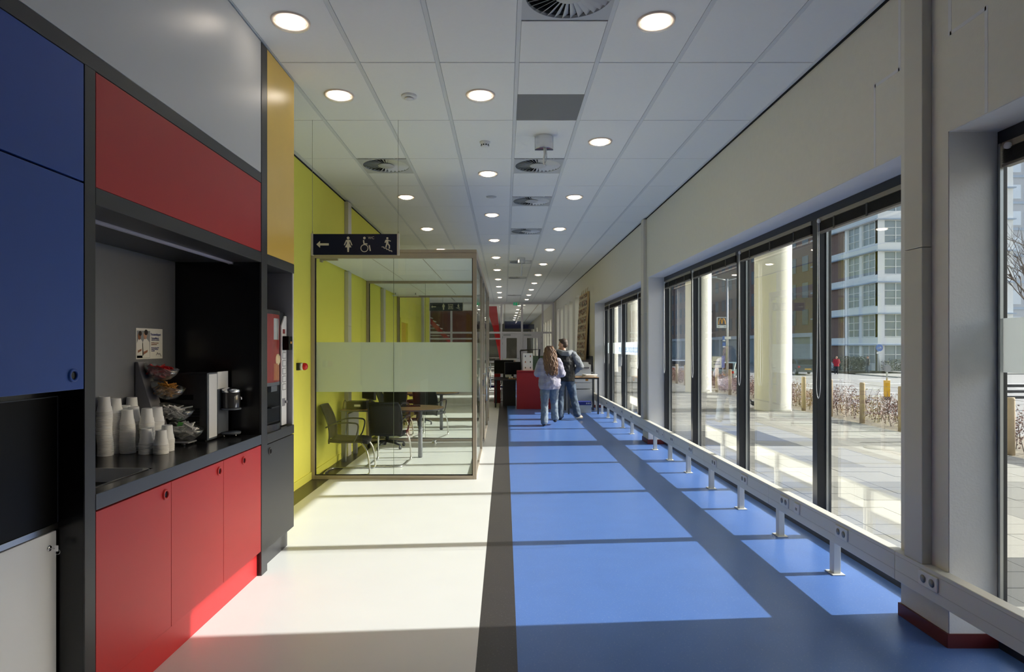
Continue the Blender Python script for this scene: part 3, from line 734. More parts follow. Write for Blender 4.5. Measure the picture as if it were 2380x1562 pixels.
# ------------------------------------------------------------------ things on the worktop
ZW = 0.9855
r0, r1, hc = 0.040, 0.0275, 0.088
cup_me = MB().lathe([(r0-0.0012, 0.0), (r0+0.001, 0.0015), (r0+0.001, 0.0045), (r0-0.0015, 0.006), (0.0355, 0.030), (0.0325, 0.034), (r1+0.0008, hc-0.003), (r1-0.002, hc), (r1-0.003, hc-0.002), (0.0005, hc-0.002)], 22).mesh('plastic_cup', 'cup')
STK = [(-2.253, 3.52, 31, 'tallest front stack of cups at the left'), (-2.255, 3.613, 29, 'stack of cups right behind the tallest front stack'), (-2.255, 3.70, 23, 'half-hidden stack of cups in the second row'),
       (-2.177, 3.607, 21, 'leaning second front stack of cups'), (-2.25, 3.787, 28, 'rearmost tall stack of cups against the back'),
       (-2.187, 3.70, 22, 'stack of cups tucked behind the leaning stack'), (-2.108, 3.678, 21, 'middle stack of cups behind the short stacks'),
       (-2.09, 3.765, 21, 'stack of cups next to the lowest bowl'), (-2.06, 3.585, 8, 'short front left stack of cups'), (-1.975, 3.585, 7, 'short front right stack of cups'), (-1.993, 3.68, 9, 'short stack before the lowest bowl')]
for si, (x, y, n, what) in enumerate(STK):
    lx, ly = (random.uniform(-0.0004, 0.0004), random.uniform(-0.0003, 0.0003))
    for i in range(n):
        wob = 0.0022*math.sin(i*0.28+si) if n > 12 else 0
        o = obj('plastic_cup', cup_me, None, (x+lx*i+wob, y+ly*i+wob*0.6, ZW+i*0.0082), (0, 0, 0.3*i))
        lab = ('upside-down plastic cup topping the %s' % what) if i == n-1 else ('%d%s cup from the bottom of the %s' % (i+1, 'th' if 10 < (i+1) % 100 < 14 else {1: 'st', 2: 'nd', 3: 'rd'}.get((i+1) % 10, 'th'), what))
        tag(o, lab, 'cup', 'white plastic cups stacked upside down on the worktop')

# tilted bowls on a stand (long side along X, towards the corridor)
bx, by = -2.225, 3.93
st = thing('bowl_stand', 'slanted grey stand carrying four clear bowls', 'stand', (bx, by, ZW))
MB().prism([(-0.020, 0.0), (0.10, 0.0), (0.075, 0.10), (-0.03, 0.44), (-0.05, 0.52), (-0.07, 0.52), (-0.07, 0.0)], -0.058, 0.058, 'y').build('back_plate', 'side_grey', st, bevel=0.004)
MB().prism([(-0.05, 0.02), (0.26, 0.012), (0.26, 0.020), (-0.05, 0.034)], -0.055, 0.055, 'y').build('foot_plate', 'side_grey', st, bevel=0.003)
for q in (-0.055, 0.055): MB().cyl((0.23, q, 0.0), (0.23, q, 0.014), 0.012).build('foot', 'dark_plastic', st)
LV = [(0.045, 0.404, 'sachet_red', 'red-wrapped', 'topmost bowl'), (0.085, 0.286, 'sachet_brown', 'brown', 'second bowl'), (0.140, 0.150, 'sachet_white', 'slim white', 'third bowl'), (0.200, 0.028, 'sachet_white', 'flat pale', 'lowest bowl')]
bowl_prof = [(0.0005, 0.0), (0.03, 0.002), (0.062, 0.022), (0.086, 0.055), (0.096, 0.090), (0.0945, 0.090), (0.084, 0.057), (0.060, 0.026), (0.03, 0.006), (0.0005, 0.004)]
bowl_me = MB().lathe(bowl_prof, 28).mesh('clear_bowl', 'bowl_clear')
stick = MB().box(-0.006, 0.006, -0.048, 0.048, -0.0025, 0.0025).mesh('sachet', 'sachet_white')
flat = MB().box(-0.024, 0.024, -0.03, 0.03, -0.003, 0.003)
for li, (dx, dz, mm, what, where) in enumerate(LV):
    b = obj('clear_bowl', bowl_me, None, (bx+dx, by, ZW+dz), (0, math.radians(14), 0)); b.scale = (1.1, 0.88, 1)
    tag(b, 'clear tilted bowl, %s on the slanted stand' % where, 'bowl', 'clear bowls on the slanted stand')
    base = (stick if li in (1, 2) else flat.mesh('sachet', mm)).copy(); base.materials.clear(); base.materials.append(M[mm])
    for i in range(34):
        a = random.uniform(0, 6.28); h = 0.028 + random.uniform(0, 0.060); r = random.uniform(0, 0.035+0.45*(h-0.028)) + (0.012 if li == 1 else 0)
        o = obj('sachet', base, None, (bx+dx+0.006+r*math.cos(a)*1.1, by+r*math.sin(a)*0.85, ZW+dz+h), (random.uniform(-0.7, 0.7), random.uniform(-0.7, 0.7), random.uniform(0, 6.28)))
        tag(o, '%s sachet in the %s of the slanted stand' % (what, where), 'sachet', 'sachets in the %s' % where)
g = obj('sachet', flat.mesh('sachet', 'sachet_green'), None, (bx+0.19, by-0.02, ZW+0.125), (1.0, 0.3, 0.4)); g.scale = (0.6, 0.6, 1)
tag(g, 'green and white sachet sticking out of the lowest bowl', 'sachet')

# hot drinks brewer
t = thing('coffee_brewer', 'white and black coffee brewer with a dark jug', 'coffee machine', (-1.92, 4.03, ZW))
part('body', 'dark_plastic', t, (-0.28, -0.006, 0.0, 0.30, 0.012, 0.44), bevel=0.004)
part('foot_plate', 'dark_plastic', t, (-0.27, -0.02, 0.01, 0.29, 0.0, 0.013))
part('front_trim', 'grey_plastic', t, (-0.008, 0.0, 0.0, 0.135, 0.008, 0.445), bevel=0.003)
part('front_strip', 'white_plastic', t, (0.0, 0.004, 0.014, 0.128, 0.02, 0.436), bevel=0.002)
part('front_head', 'white_plastic', t, (-0.006, 0.002, 0.138, 0.298, 0.33, 0.447), bevel=0.002)
part('column', 'grey_plastic', t, (-0.006, 0.004, 0.138, 0.298, 0.03, 0.33), bevel=0.002)
MB().lathe([(0.055, 0.20), (0.058, 0.205), (0.058, 0.305), (0.054, 0.31), (0.0005, 0.31), (0.0005, 0.20), (0.055, 0.20)], 28, (0.058, 0.215, 0)).build('jug', 'smoke_clear', t)
MB().lathe([(0.0005, 0.34), (0.03, 0.338), (0.062, 0.325), (0.064, 0.308), (0.056, 0.305)], 28, (0.058, 0.215, 0)).build('jug_lid', 'chrome', t)
MB().lathe([(0.0005, 0.188), (0.064, 0.188), (0.064, 0.198), (0.0005, 0.2)], 28, (0.058, 0.215, 0)).build('jug_holder', 'grey_plastic', t)
MB().lathe([(0.0005, 0.022), (0.060, 0.022), (0.064, 0.030), (0.062, 0.036), (0.0005, 0.034)], 28, (0.058, 0.215, 0)).build('drip_tray', 'grey_plastic', t)
for q in ((0.03, 0.17), (0.09, 0.215), (0.03, 0.26)): MB().cyl((q[0], q[1], 0), (q[0], q[1], 0.024), 0.004).build('tray_leg', 'chrome', t)
MB().tube([(0.112, 0.215, 0.27), (0.128, 0.215, 0.27), (0.128, 0.215, 0.255)], 0.005).build('spout', 'chrome', t)
part('side_handle', 'black_gloss', t, (-0.20, -0.09, -0.004, 0.0, 0.27, 0.305), bevel=0.002)
for q in range(7): part('side_vent', 'black_gloss', t, (-0.13, -0.05, -0.002, 0.0, 0.10+0.018*q, 0.108+0.018*q))
# drinks machine
t = thing('drinks_machine', 'coffee vending machine with a red picture front and white keypad', 'vending machine', (-1.748, 4.500, 0.9735))
part('body', 'dark_plastic', t, (-0.50, -0.01, 0.0, 0.49, 0.035, 0.90), bevel=0.006)
def curved_front(z0, z1, y0, y1, bow, x=-0.01, n=10, th=0.012):
    pts = [(x + bow*(1-((2*k/n)-1)**2), y0+(y1-y0)*k/n) for k in range(n+1)]
    return MB().prism(pts + [(x-th, y1), (x-th, y0)], z0, z1, 'z')
curved_front(0.36, 0.87, 0.0, 0.37, 0.035).build('picture_panel', 'print_red', t)
curved_front(0.87, 0.90, 0.0, 0.375, 0.04).build('top_rim', 'dark_plastic', t)
curved_front(0.335, 0.36, 0.0, 0.372, 0.038).build('picture_rim', 'grey_plastic', t)
curved_front(0.68, 0.84, 0.08, 0.33, 0.034, x=-0.005, th=0.01).build('glare_window', 'print_window', t)
curved_front(0.375, 0.50, 0.08, 0.34, 0.034, x=-0.005, th=0.01).build('picture_print', 'print_brown', t)
MB().lathe([(0.0005, 0.004), (0.042, 0.004), (0.044, 0.0)], 24, (0.024, 0.24, 0.53), axis='x').build('cup_print', 'print_cream', t)
part('dispensing_bay', 'black_gloss', t, (-0.012, -0.006, 0.02, 0.36, 0.06, 0.33))
part('nozzle_block', 'grey_plastic', t, (-0.01, 0.02, 0.12, 0.24, 0.29, 0.335), bevel=0.003)
part('cup_shelf', 'dark_plastic', t, (-0.01, 0.03, 0.10, 0.26, 0.17, 0.178))
curved_front(0.0, 0.05, 0.0, 0.375, 0.05).build('drip_tray', 'dark_plastic', t)
for q in (0.06, 0.30): MB().cyl((0.0, q, -0.0005), (0.0, q, 0.035), 0.012).build('foot', 'dark_plastic', t)
MB().prism([(0.378, 0.01), (0.488, 0.01), (0.488, 0.87), (0.45, 0.87), (0.378, 0.79)], -0.008, 0.004, 'x').build('keypad_strip', 'white_plastic', t, bevel=0.002)
for q in range(5):
    b = part('select_button', 'side_grey', t, (0.004, 0.0055, 0.395, 0.47, 0.285+0.062*q, 0.335+0.062*q))
    part('button_label', 'white_plastic', b, (0.0055, 0.0062, 0.402, 0.463, 0.290+0.062*q, 0.330+0.062*q))
part('display', 'print_red', t, (0.004, 0.006, 0.40, 0.45, 0.73, 0.765), bevel=0.001)
part('coin_return', 'side_grey', t, (0.004, 0.006, 0.39, 0.45, 0.16, 0.22), (0.006, 0.02, 0.44, 0.46, 0.18, 0.20))
r = part('card_reader', 'black_gloss', t, (0.004, 0.055, 0.395, 0.475, 0.60, 0.71), bevel=0.004)
part('reader_sticker', 'sachet_brown', r, (0.055, 0.056, 0.43, 0.462, 0.65, 0.668))

# notice on the niche back
t = thing('notice', 'printed sports notice with two men taped to the niche back', 'notice', (XB+0.0015, 3.996, 1.61)); t.scale = (1, 0.714, 1)
part('sheet', 'paper', t, (-0.001, 0.0, -0.148, 0.272, -0.088, 0.088+0.02))
R_ = (math.pi/2, 0, math.pi/2)
def prn(name, mm, pts): MB().prism(pts, 0.0, 0.0006, 'x').build(name, mm, t)
prn('printed_photo', 'print_window', [(-0.138, -0.082), (0.065, -0.082), (0.065, 0.092), (-0.138, 0.092)])
def oval(cy, cz, a, b, n=16): return [(cy+a*math.cos(2*math.pi*k/n), cz+b*math.sin(2*math.pi*k/n)) for k in range(n)]
for o_, (cy, cz, s) in enumerate(((-0.098, 0.062, 0.85), (-0.008, 0.070, 1.0))):
    MB().prism([(cy-0.045*s, cz-0.15*s), (cy+0.07*s, cz-0.15*s), (cy+0.06*s, cz-0.05*s), (cy+0.02, cz-0.028*s), (cy-0.02, cz-0.03*s), (cy-0.05*s, cz-0.06*s)], 0.0006, 0.0010, 'x').build('printed_shirt', 'paper', t)
    MB().prism(oval(cy-0.004, cz-0.006, 0.026*s, 0.026*s), 0.0010, 0.0014, 'x').build('printed_face', 'skin_b' if o_ == 0 else 'skin', t)
    MB().prism(oval(cy+0.008, cz+0.012, 0.028*s, 0.018*s), 0.0014, 0.0018, 'x').build('printed_hair', 'hair_dark', t)
    MB().prism([(cy-0.03*s, cz-0.13*s), (cy+0.03*s, cz-0.115*s), (cy+0.035*s, cz-0.10*s), (cy-0.03*s, cz-0.112*s)], 0.0010, 0.0014, 'x').build('printed_arm', 'skin_b', t)
prn('printed_equipment', 'print_grey', [(-0.135, -0.080), (-0.02, -0.080), (-0.04, -0.06), (-0.10, -0.03), (-0.135, -0.03)])
text('notice_heading', 'Personeelssport', 0.0255, 'ink_blue', t, (0.001, 0.074, 0.070), R_)
text('notice_heading', 'Groepsfitness', 0.022, 'ink_blue', t, (0.001, 0.085, 0.046), R_)
text('notice_text', 'exclusief personeelsleden', 0.0125, 'ink_blue', t, (0.001, 0.085, 0.034), R_)
text('notice_text', 'Start 10 januari met jouw', 0.0115, 'ink_orange', t, (0.001, 0.085, 0.015), R_)
text('notice_text', 'groepsabonnement', 0.0115, 'ink_orange', t, (0.001, 0.085, 0.005), R_)
text('notice_text', 'Woensdag 19 januari 2011', 0.0115, 'ink_blue', t, (0.001, 0.085, -0.017), R_)
text('notice_text', 'Dinsdag 17.30-18.30 uur', 0.0115, 'ink_blue', t, (0.001, 0.085, -0.027), R_)
text('notice_text', 'Locatie: JBF', 0.0115, 'ink_blue', t, (0.001, 0.085, -0.037), R_)
MB().tube(bez([(0.001, 0.165, -0.065), (0.001, 0.185, -0.048), (0.001, 0.190, -0.060), (0.001, 0.205, -0.054), (0.001, 0.212, -0.062), (0.001, 0.225, -0.054), (0.001, 0.235, -0.062), (0.001, 0.245, -0.074)], 5), 0.0012, 5).build('signature_mark', 'ink_grey', t)

# alarm light on the yellow-green wall
t = thing('alarm_light', 'red domed alarm light on the yellow-green wall', 'alarm', (XL, 7.05, 1.377))
part('back_box', 'dark_plastic', t, (0.0, 0.035, -0.05, 0.05, -0.042, 0.042), bevel=0.003)
MB().lathe([(0.0005, 0.034), (0.040, 0.034), (0.040, 0.066), (0.0005, 0.066)], 24, axis='x').build('collar', 'white_plastic', t)
MB().lathe([(0.040, 0.066), (0.042, 0.072), (0.040, 0.090), (0.030, 0.106), (0.015, 0.113), (0.0005, 0.115)], 24, axis='x').build('dome', 'alarm_red', t)
# ------------------------------------------------------------------ glass meeting rooms
BX0, BX1 = -2.338, -0.339
BY = (7.557, 10.57, 13.57)
BZ = 2.773
def glass_wall_x(name, y, label, joints, rubber=True):
    """glazed wall across the room at depth y"""
    t = thing(name, label, 'glass wall')
    part('top_rail', 'frame_taupe', t, (BX0, BX1, y-0.035, y+0.035, 2.735, BZ), bevel=0.002)
    part('top_rail', 'frame_taupe', t, (BX0, BX1, y-0.030, y+0.030, 2.672, 2.733), bevel=0.002)
    part('bottom_rail', 'frame_taupe', t, (BX0+0.044, BX1-0.046, y-0.030, y+0.030, 0.0, 0.045), bevel=0.002)
    part('frame_post', 'frame_taupe', t, (BX0, BX0+0.044, y-0.032, y+0.032, 0.0, 2.672), bevel=0.002)
    part('frame_post', 'frame_taupe', t, (BX1-0.046, BX1, y-0.032, y+0.032, 0.0, 2.672), bevel=0.002)
    part('gasket', 'rubber', t, (BX0+0.044, BX0+0.054, y-0.012, y+0.012, 0.045, 2.672), (BX1-0.056, BX1-0.046, y-0.012, y+0.012, 0.045, 2.672), (BX0+0.054, BX1-0.056, y-0.012, y+0.012, 0.045, 0.053))
    xs = [BX0+0.054] + list(joints) + [BX1-0.056]
    for a, b in zip(xs, xs[1:]):
        p = part('pane', 'pane_green', t, (a+0.0015, b-0.0015, y-0.005, y+0.005, 0.053, 2.672))
        part('frosted_band', 'frost', p, (a+0.0015, b-0.0015, y+0.0055, y+0.0075, 1.053, 1.655))
    for j in joints: part('joint_seal', 'frame_seal', t, (j-0.0015, j+0.0015, y-0.005, y+0.005, 0.053, 2.672))
    return t
mat('frame_seal', srgb(120,130,116), 0.4)
glass_wall_x('glass_wall', BY[0], 'front glass wall of the nearest meeting room with a frosted band', (-1.345,))
glass_wall_x('glass_wall', BY[1], 'glass wall dividing the two meeting rooms', (-1.345,))
glass_wall_x('glass_wall', BY[2], 'glass wall closing the rear of the second meeting room', (-1.345,))
for i in range(2):
    y0, y1 = BY[i]+0.036, BY[i+1]-0.036
    t = thing('glass_wall', ('corridor-side glass wall of the nearest meeting room', 'corridor-side glass wall of the second meeting room')[i], 'glass wall')
    part('top_rail', 'frame_taupe', t, (BX1-0.060, BX1, y0, y1, 2.672, BZ), bevel=0.002)
    part('bottom_rail', 'frame_taupe', t, (BX1-0.050, BX1-0.004, y0, y0+1.92, 0.0, 0.045), bevel=0.002)
    xs = [y0, y0+0.96, y0+1.92]
    for a, b in zip(xs, xs[1:]):
        p = part('pane', 'pane_green', t, (BX1-0.030, BX1-0.020, a+0.0015, b-0.0015, 0.045, 2.672))
        part('frosted_band', 'frost', p, (BX1-0.0345, BX1-0.0325, a+0.0015, b-0.0015, 1.053, 1.655))
    part('door_post', 'frame_taupe', t, (BX1-0.05, BX1-0.002, y0+1.922, y0+1.955, 0, 2.672), bevel=0.002)
    d = thing('glass_door', ('glass door of the nearest meeting room with a long bar handle', 'glass door of the second meeting room with a long bar handle')[i], 'door')
    a, b = y0+1.962, y1-0.004
    p = part('door_leaf', 'pane_green', d, (BX1-0.030, BX1-0.018, a, b, 0.012, 2.664))
    part('frosted_band', 'frost', p, (BX1-0.0345, BX1-0.0325, a, b, 1.053, 1.655))
    for z in (0.012, 2.60): part('patch_fitting', 'steel', d, (BX1-0.036, BX1-0.012, b-0.16, b, z, z+0.055), bevel=0.002)
    hy = a+0.10
    if True:
        hy = b-0.16
        MB().tube([(BX1+0.035, hy, 0.70), (BX1+0.035, hy, 1.25)], 0.012, 10).build('bar_handle', 'steel', d)
        for z in (0.80, 1.15): MB().tube([(BX1-0.060, hy, z), (BX1+0.035, hy, z)], 0.007, 8).build('handle_stud', 'steel', d)
        part('lock_case', 'steel', d, (BX1-0.045, BX1-0.005, b-0.10, b-0.01, 0.95, 1.05), bevel=0.002)
rc = thing('meeting_room_ceiling', 'low tiled ceiling over the two glass meeting rooms', 'ceiling', kind='structure')
part('roof_board', 'tile', rc, (BX0, BX1-0.062, BY[0]+0.036, BY[2]-0.036, 2.742, 2.765))
TW = MB().box(-0.315, 0.315, -0.597, 0.597, 0, 0.02).mesh('ceiling_tile', 'tile')
for r in range(2):
    for q in range(2):
        for c in range(3):
            obj('ceiling_tile', TW, rc, (-2.0 + 0.642*c, BY[r]+0.64+0.30+1.21*q, 2.712))
    for c in range(2): part('ceiling_runner', 'frame_taupe', rc, (-1.679+0.642*c-0.012, -1.679+0.642*c+0.012, BY[r]+0.04, BY[r+1]-0.04, 2.714, 2.74))
    part('ceiling_edge', 'tile', rc, (BX0+0.01, -0.405, BY[r]+0.036, BY[r]+0.335, 2.712, 2.74), (BX0+0.01, -0.405, BY[r]+2.765, BY[r+1]-0.036, 2.712, 2.74))
t = thing('strip_light', 'slim white strip lamp on the ceiling of the second meeting room', 'lamp', (-2.05, 12.9, 2.645))
part('housing', 'white_plastic', t, (-0.27, 0.27, -0.03, 0.03, 0.0, 0.03), bevel=0.004)
part('bracket', 'aluminium', t, (-0.22, -0.20, -0.01, 0.01, 0.03, 0.068), (0.20, 0.22, -0.01, 0.01, 0.03, 0.068))
t = thing('door_closer', 'small grey fitting in the top corner of the front meeting room', 'fitting', (-2.17, 7.75, 2.66))
part('body', 'frame_taupe', t, (-0.10, 0.10, -0.02, 0.02, 0.01, 0.052), bevel=0.003); part('arm', 'frame_taupe', t, (-0.12, -0.09, -0.03, 0.02, -0.01, 0.03))
t = thing('door_stop', 'round steel door stop on the meeting room floor', 'door stop', (-1.17, 10.38, 0))
MB().lathe([(0.0005, 0.05), (0.035, 0.05), (0.038, 0.045), (0.030, 0.030), (0.030, 0.012), (0.045, 0.008), (0.045, 0.0)], 24).build('body', 'chrome', t)

# ------------------------------------------------------------------ chairs, desks
def visitor_chair(label, loc, rz, seat='seat_fabric', arms=True):
    """cantilever chair, local +Y is the way it faces"""
    t = thing('visitor_chair', label, 'chair', loc, rz, 'black cantilever visitor chairs')
    st = []
    for k in range(9):
        u = k/8; y = -0.20+0.46*u; z = 0.445 - 0.014*math.sin(math.pi*u) - (0.03*max(0, u-0.8)/0.2); w = 0.225-0.02*u
        st.append((y, z, w))
    mb = MB(); vs = []; fs = []
    for y, z, w in st:
        for q in range(7):
            s = -1+2*q/6; zz = z+0.012*s*s; vs.append((w*s, y, zz)); 
    n = len(vs); vs += [(v[0]*0.97, v[1], v[2]-0.04) for v in vs]
    for i in range(8):
        for q in range(6):
            a = i*7+q; fs.append((a, a+1, a+8, a+7)); fs.append((n+a, n+a+7, n+a+8, n+a+1))
    rim = [q for q in range(7)] + [i*7+6 for i in range(1, 9)] + [8*7+q for q in range(5, -1, -1)] + [i*7 for i in range(7, 0, -1)]
    for a, b in zip(rim, rim[1:]+rim[:1]): fs.append((a, n+a, n+b, b))
    mb.add(vs, fs, True).build('seat', seat, t)
    # curved back shell
    mb = MB(); vs = []; fs = []
    for k in range(9):
        u = k/8; z = 0.40+0.46*u; y0 = -0.205-0.10*u**1.6+0.03*math.sin(math.pi*u); w = 0.205+0.018*math.sin(math.pi*u)-0.012*(u > 0.95)
        for q in range(7):
            s = -1+2*q/6; vs.append((w*s, y0-0.035*(1-s*s), z+(0.035*(1-s*s) if k == 0 else 0)))
    n = len(vs); vs += [(v[0], v[1]-0.008, v[2]) for v in vs]
    for i in range(8):
        for q in range(6):
            a = i*7+q; fs.append((a, a+7, a+8, a+1)); fs.append((n+a, n+a+1, n+a+8, n+a+7))
    for a, b in zip(rim, rim[1:]+rim[:1]): fs.append((a, b, n+b, n+a))
    bk = mb.add(vs, fs, True).build('backrest', 'mesh_black', t)
    e = [Vector(vs[i]) for i in [k*7 for k in range(9)] + [56+q for q in range(1, 7)] + [k*7+6 for k in range(7, -1, -1)]]
    MB().tube(e, 0.011, 8).build('back_rim', 'dark_plastic', bk)
    for s in (-1, 1):
        MB().tube(bez([(s*0.20, 0.20, 0.40), (s*0.225, 0.27, 0.28), (s*0.235, 0.30, 0.08), (s*0.235, 0.285, 0.022), (s*0.235, 0.22, 0.013), (s*0.235, -0.15, 0.013), (s*0.21, -0.25, 0.013), (s*0.12, -0.275, 0.013), (0, -0.278, 0.013)], 6), 0.0125, 10).build('leg', 'tube', t)
        if arms: MB().tube(bez([(s*0.215, -0.24, 0.60), (s*0.25, -0.10, 0.655), (s*0.255, 0.08, 0.66), (s*0.25, 0.16, 0.63), (s*0.24, 0.14, 0.50), (s*0.22, 0.10, 0.42)], 6), 0.010, 8).build('armrest', 'dark_plastic', t)
    MB().tube([(-0.20, 0.20, 0.40), (0.20, 0.20, 0.40)], 0.0115).build('seat_bar', 'tube', t)
    return t
visitor_chair('black visitor chair against the yellow-green wall of the front room', (-1.985, 7.94, 0), -math.pi/2+0.06)
visitor_chair('black mesh-back chair drawn up to the front room desk', (-1.58, 8.54, 0), -0.06)
visitor_chair('black mesh-back chair drawn up to the second room desk', (-1.33, 11.10, 0), -0.25)
visitor_chair('black visitor chair by the wall of the second room', (-1.95, 11.0, 0), -math.pi/2)

def office_chair(label, loc, rz, seat='seat_fabric'):
    t = thing('office_chair', label, 'chair', loc, rz)
    MB().ring_stack([((0, 0, 0.44), (0.20, 0, 0), (0, 0.20, 0)), ((0, 0, 0.455), (0.24, 0, 0), (0, 0.235, 0)), ((0, 0, 0.49), (0.245, 0, 0), (0, 0.24, 0)), ((0, 0, 0.505), (0.21, 0, 0), (0, 0.205, 0))], 20).build('seat', seat, t)
    MB().ring_stack([((0, -0.25, 0.56), (0.15, 0, 0), (0, 0.02, 0)), ((0, -0.265, 0.62), (0.20, 0, 0), (0, 0.03, 0)), ((0, -0.28, 0.85), (0.215, 0, 0), (0, 0.032, 0)), ((0, -0.285, 0.98), (0.18, 0, 0), (0, 0.025, 0)), ((0, -0.285, 1.02), (0.12, 0, 0), (0, 0.018, 0))], 20).build('backrest', 'mesh_black', t)
    MB().tube(bez([(0, -0.05, 0.43), (0, -0.26, 0.44), (0, -0.30, 0.56), (0, -0.30, 0.75)], 5), 0.02).build('back_bar', 'dark_plastic', t)
    MB().cyl((0, 0, 0.10), (0, 0, 0.44), 0.028).build('gas_lift', 'dark_plastic', t)
    for k in range(5):
        a = 2*math.pi*k/5+0.3; c, s = math.cos(a), math.sin(a)
        l = MB().tube([(0, 0, 0.11), (0.15*c, 0.15*s, 0.095), (0.29*c, 0.29*s, 0.07)], [0.026, 0.02, 0.015]).build('leg', 'dark_plastic', t)
        MB().lathe([(0.0005, -0.012), (0.030, -0.012), (0.030, 0.012), (0.0005, 0.012)], 14, (0.29*c, 0.29*s, 0.030), axis='x').build('caster', 'dark_plastic', l)
    for s in (-1, 1):
        MB().tube(bez([(s*0.24, -0.16, 0.47), (s*0.30, -0.17, 0.52), (s*0.30, -0.15, 0.68), (s*0.29, 0.0, 0.72), (s*0.29, 0.12, 0.70), (s*0.27, 0.10, 0.56), (s*0.24, 0.05, 0.47)], 5), 0.016, 8).build('armrest', 'dark_plastic', t)
    return t
office_chair('black swivel chair behind the front room desk', (-1.86, 9.88, 0), math.pi-0.3)
office_chair('black swivel chair behind the second room desk', (-1.80, 12.88, 0), math.pi+0.2)

def room_desk(dy, label):
    t = thing('desk', label, 'desk', (0, dy, 0))
    yc, r = 9.02, 0.40; n = 20
    out = [(-2.275, yc-r), (-1.30, yc-r)] + [(-1.30+0.42*math.sin(math.pi*k/n), yc-r*math.cos(math.pi*k/n)) for k in range(1, n)] + [(-1.30, yc+r), (-2.275, yc+r)]
    MB().prism(out, 0.700, 0.720, 'z').build('desk_top', 'wood_edge', t)
    MB().prism([(x if x < -2.27 else x-0.004, y) for x, y in out], 0.720, 0.7245, 'z').build('desk_surface', 'wood_top', t)
    l = MB().cyl((-1.22, yc, 0.012), (-1.22, yc, 0.70), 0.032, n=20).build('leg', 'leg_grey', t)
    MB().cyl((-1.22, yc, 0.0), (-1.22, yc, 0.014), 0.024, n=16).build('foot', 'dark_plastic', l)
    for y in (yc-0.33, yc+0.33): part('leg', 'leg_grey', t, (-2.27, -2.21, y-0.03, y+0.03, 0, 0.70))
    part('modesty_panel', 'side_grey', t, (-2.20, -2.18, yc-0.30, yc+0.30, 0.25, 0.66))
mat('leg_grey', srgb(122,124,130), 0.4)
def monitor(label, loc, rz, w=0.42, h=0.30):
    t = thing('monitor', label, 'monitor', loc, rz)
    part('screen', 'dark_plastic', t, (-w/2, w/2, -0.02, 0.02, 0.11, 0.11+h), bevel=0.006)
    part('display', 'black_gloss', t, (-w/2+0.015, w/2-0.015, 0.02, 0.0215, 0.125, 0.095+h))
    part('neck', 'dark_plastic', t, (-0.03, 0.03, -0.045, -0.015, 0.01, 0.20), bevel=0.004)
    part('base', 'dark_plastic', t, (-0.11, 0.11, -0.10, 0.08, 0.0, 0.014), bevel=0.004)
key_me = MB().box(-0.0075, 0.0075, -0.0075, 0.0075, 0, 0.006).mesh('key', 'dark_plastic')
def keyboard(label, loc, rz):
    t = thing('keyboard', label, 'keyboard', loc, rz)
    part('base', 'dark_plastic', t, (-0.22, 0.22, -0.07, 0.07, 0, 0.016), bevel=0.003)
    for r in range(5):
        for c in range(16): obj('key', key_me, t, (-0.195+0.026*c, -0.048+0.024*r, 0.016))
    return t
for i, dy in enumerate((0.0, 3.0)):
    w_ = ('front', 'second')[i]
    room_desk(dy, 'wood-topped desk with a rounded end in the %s room' % w_)
    monitor('black flat monitor on the %s room desk' % w_, (-1.98, 9.10+dy, 0.7245), 2.2)
    keyboard('black keyboard on the %s room desk' % w_, (-1.46, 9.16+dy, 0.7245), 0.15)
    b = thing('desk_computer', 'small black computer box with a white sticker on the %s room desk' % w_, 'computer', (-2.06, 8.80+dy, 0.7245))
    part('case', 'dark_plastic', b, (-0.15, 0.13, -0.10, 0.10, 0.004, 0.11), bevel=0.004); part('sticker', 'paper', b, (-0.04, 0.05, -0.1015, -0.1, 0.04, 0.07))
    MB().tube(bez([(-0.15, 0.0, 0.05), (-0.2, 0.02, 0.12), (-0.22, 0.0, 0.02), (-0.21, -0.02, -0.12)], 6), 0.005, 6).build('cable', 'dark_plastic', b)

# ------------------------------------------------------------------ far reception area
mat('red_panel', srgb(150,26,30), 0.45, noise=0.08, nscale=5); mat('desk_dark', srgb(40,36,38), 0.5)
t = thing('reception_desk', 'red reception counter with a dark desk behind it', 'desk', (0, 0, 0))
part('front_panel', 'red_panel', t, (0.31, 1.25, 16.00, 16.06, 0.0, 0.955), bevel=0.004)
part('counter_top', 'red_panel', t, (0.31, 1.25, 15.98, 16.42, 0.955, 0.985), bevel=0.004)
part('side_panel', 'red_panel', t, (0.31, 0.35, 16.06, 16.40, 0.0, 0.955), (1.21, 1.25, 16.06, 16.40, 0.0, 0.955))
part('desk_top', 'desk_dark', t, (-0.28, 0.31, 16.35, 17.75, 0.715, 0.745), bevel=0.003)
part('side_panel', 'red_panel', t, (-0.30, -0.12, 17.75, 17.80, 0.0, 1.02), bevel=0.003)
part('pedestal', 'desk_dark', t, (-0.05, 0.30, 16.9, 17.6, 0.0, 0.715))
for y in (16.42, 17.65): part('leg', 'desk_dark', t, (-0.26, -0.22, y, y+0.05, 0, 0.715))
monitor('black monitor on the left of the reception desk', (-0.02, 17.2, 0.745), math.pi-0.2, 0.55, 0.38)
monitor('black monitor on the right of the reception desk', (0.22, 16.75, 0.745), math.pi+0.25, 0.46, 0.34)
visitor_chair('blue-seated visitor chair left of the reception desk', (-0.32, 18.5, 0), -math.pi/2+0.3, 'seat_blue')
t = thing('desk_tray', 'small yellow tray with cups on the dark reception desk', 'tray', (0.20, 16.45, 0.745))
part('tray', 'sachet_brown', t, (-0.10, 0.10, -0.06, 0.06, 0, 0.018), bevel=0.004)
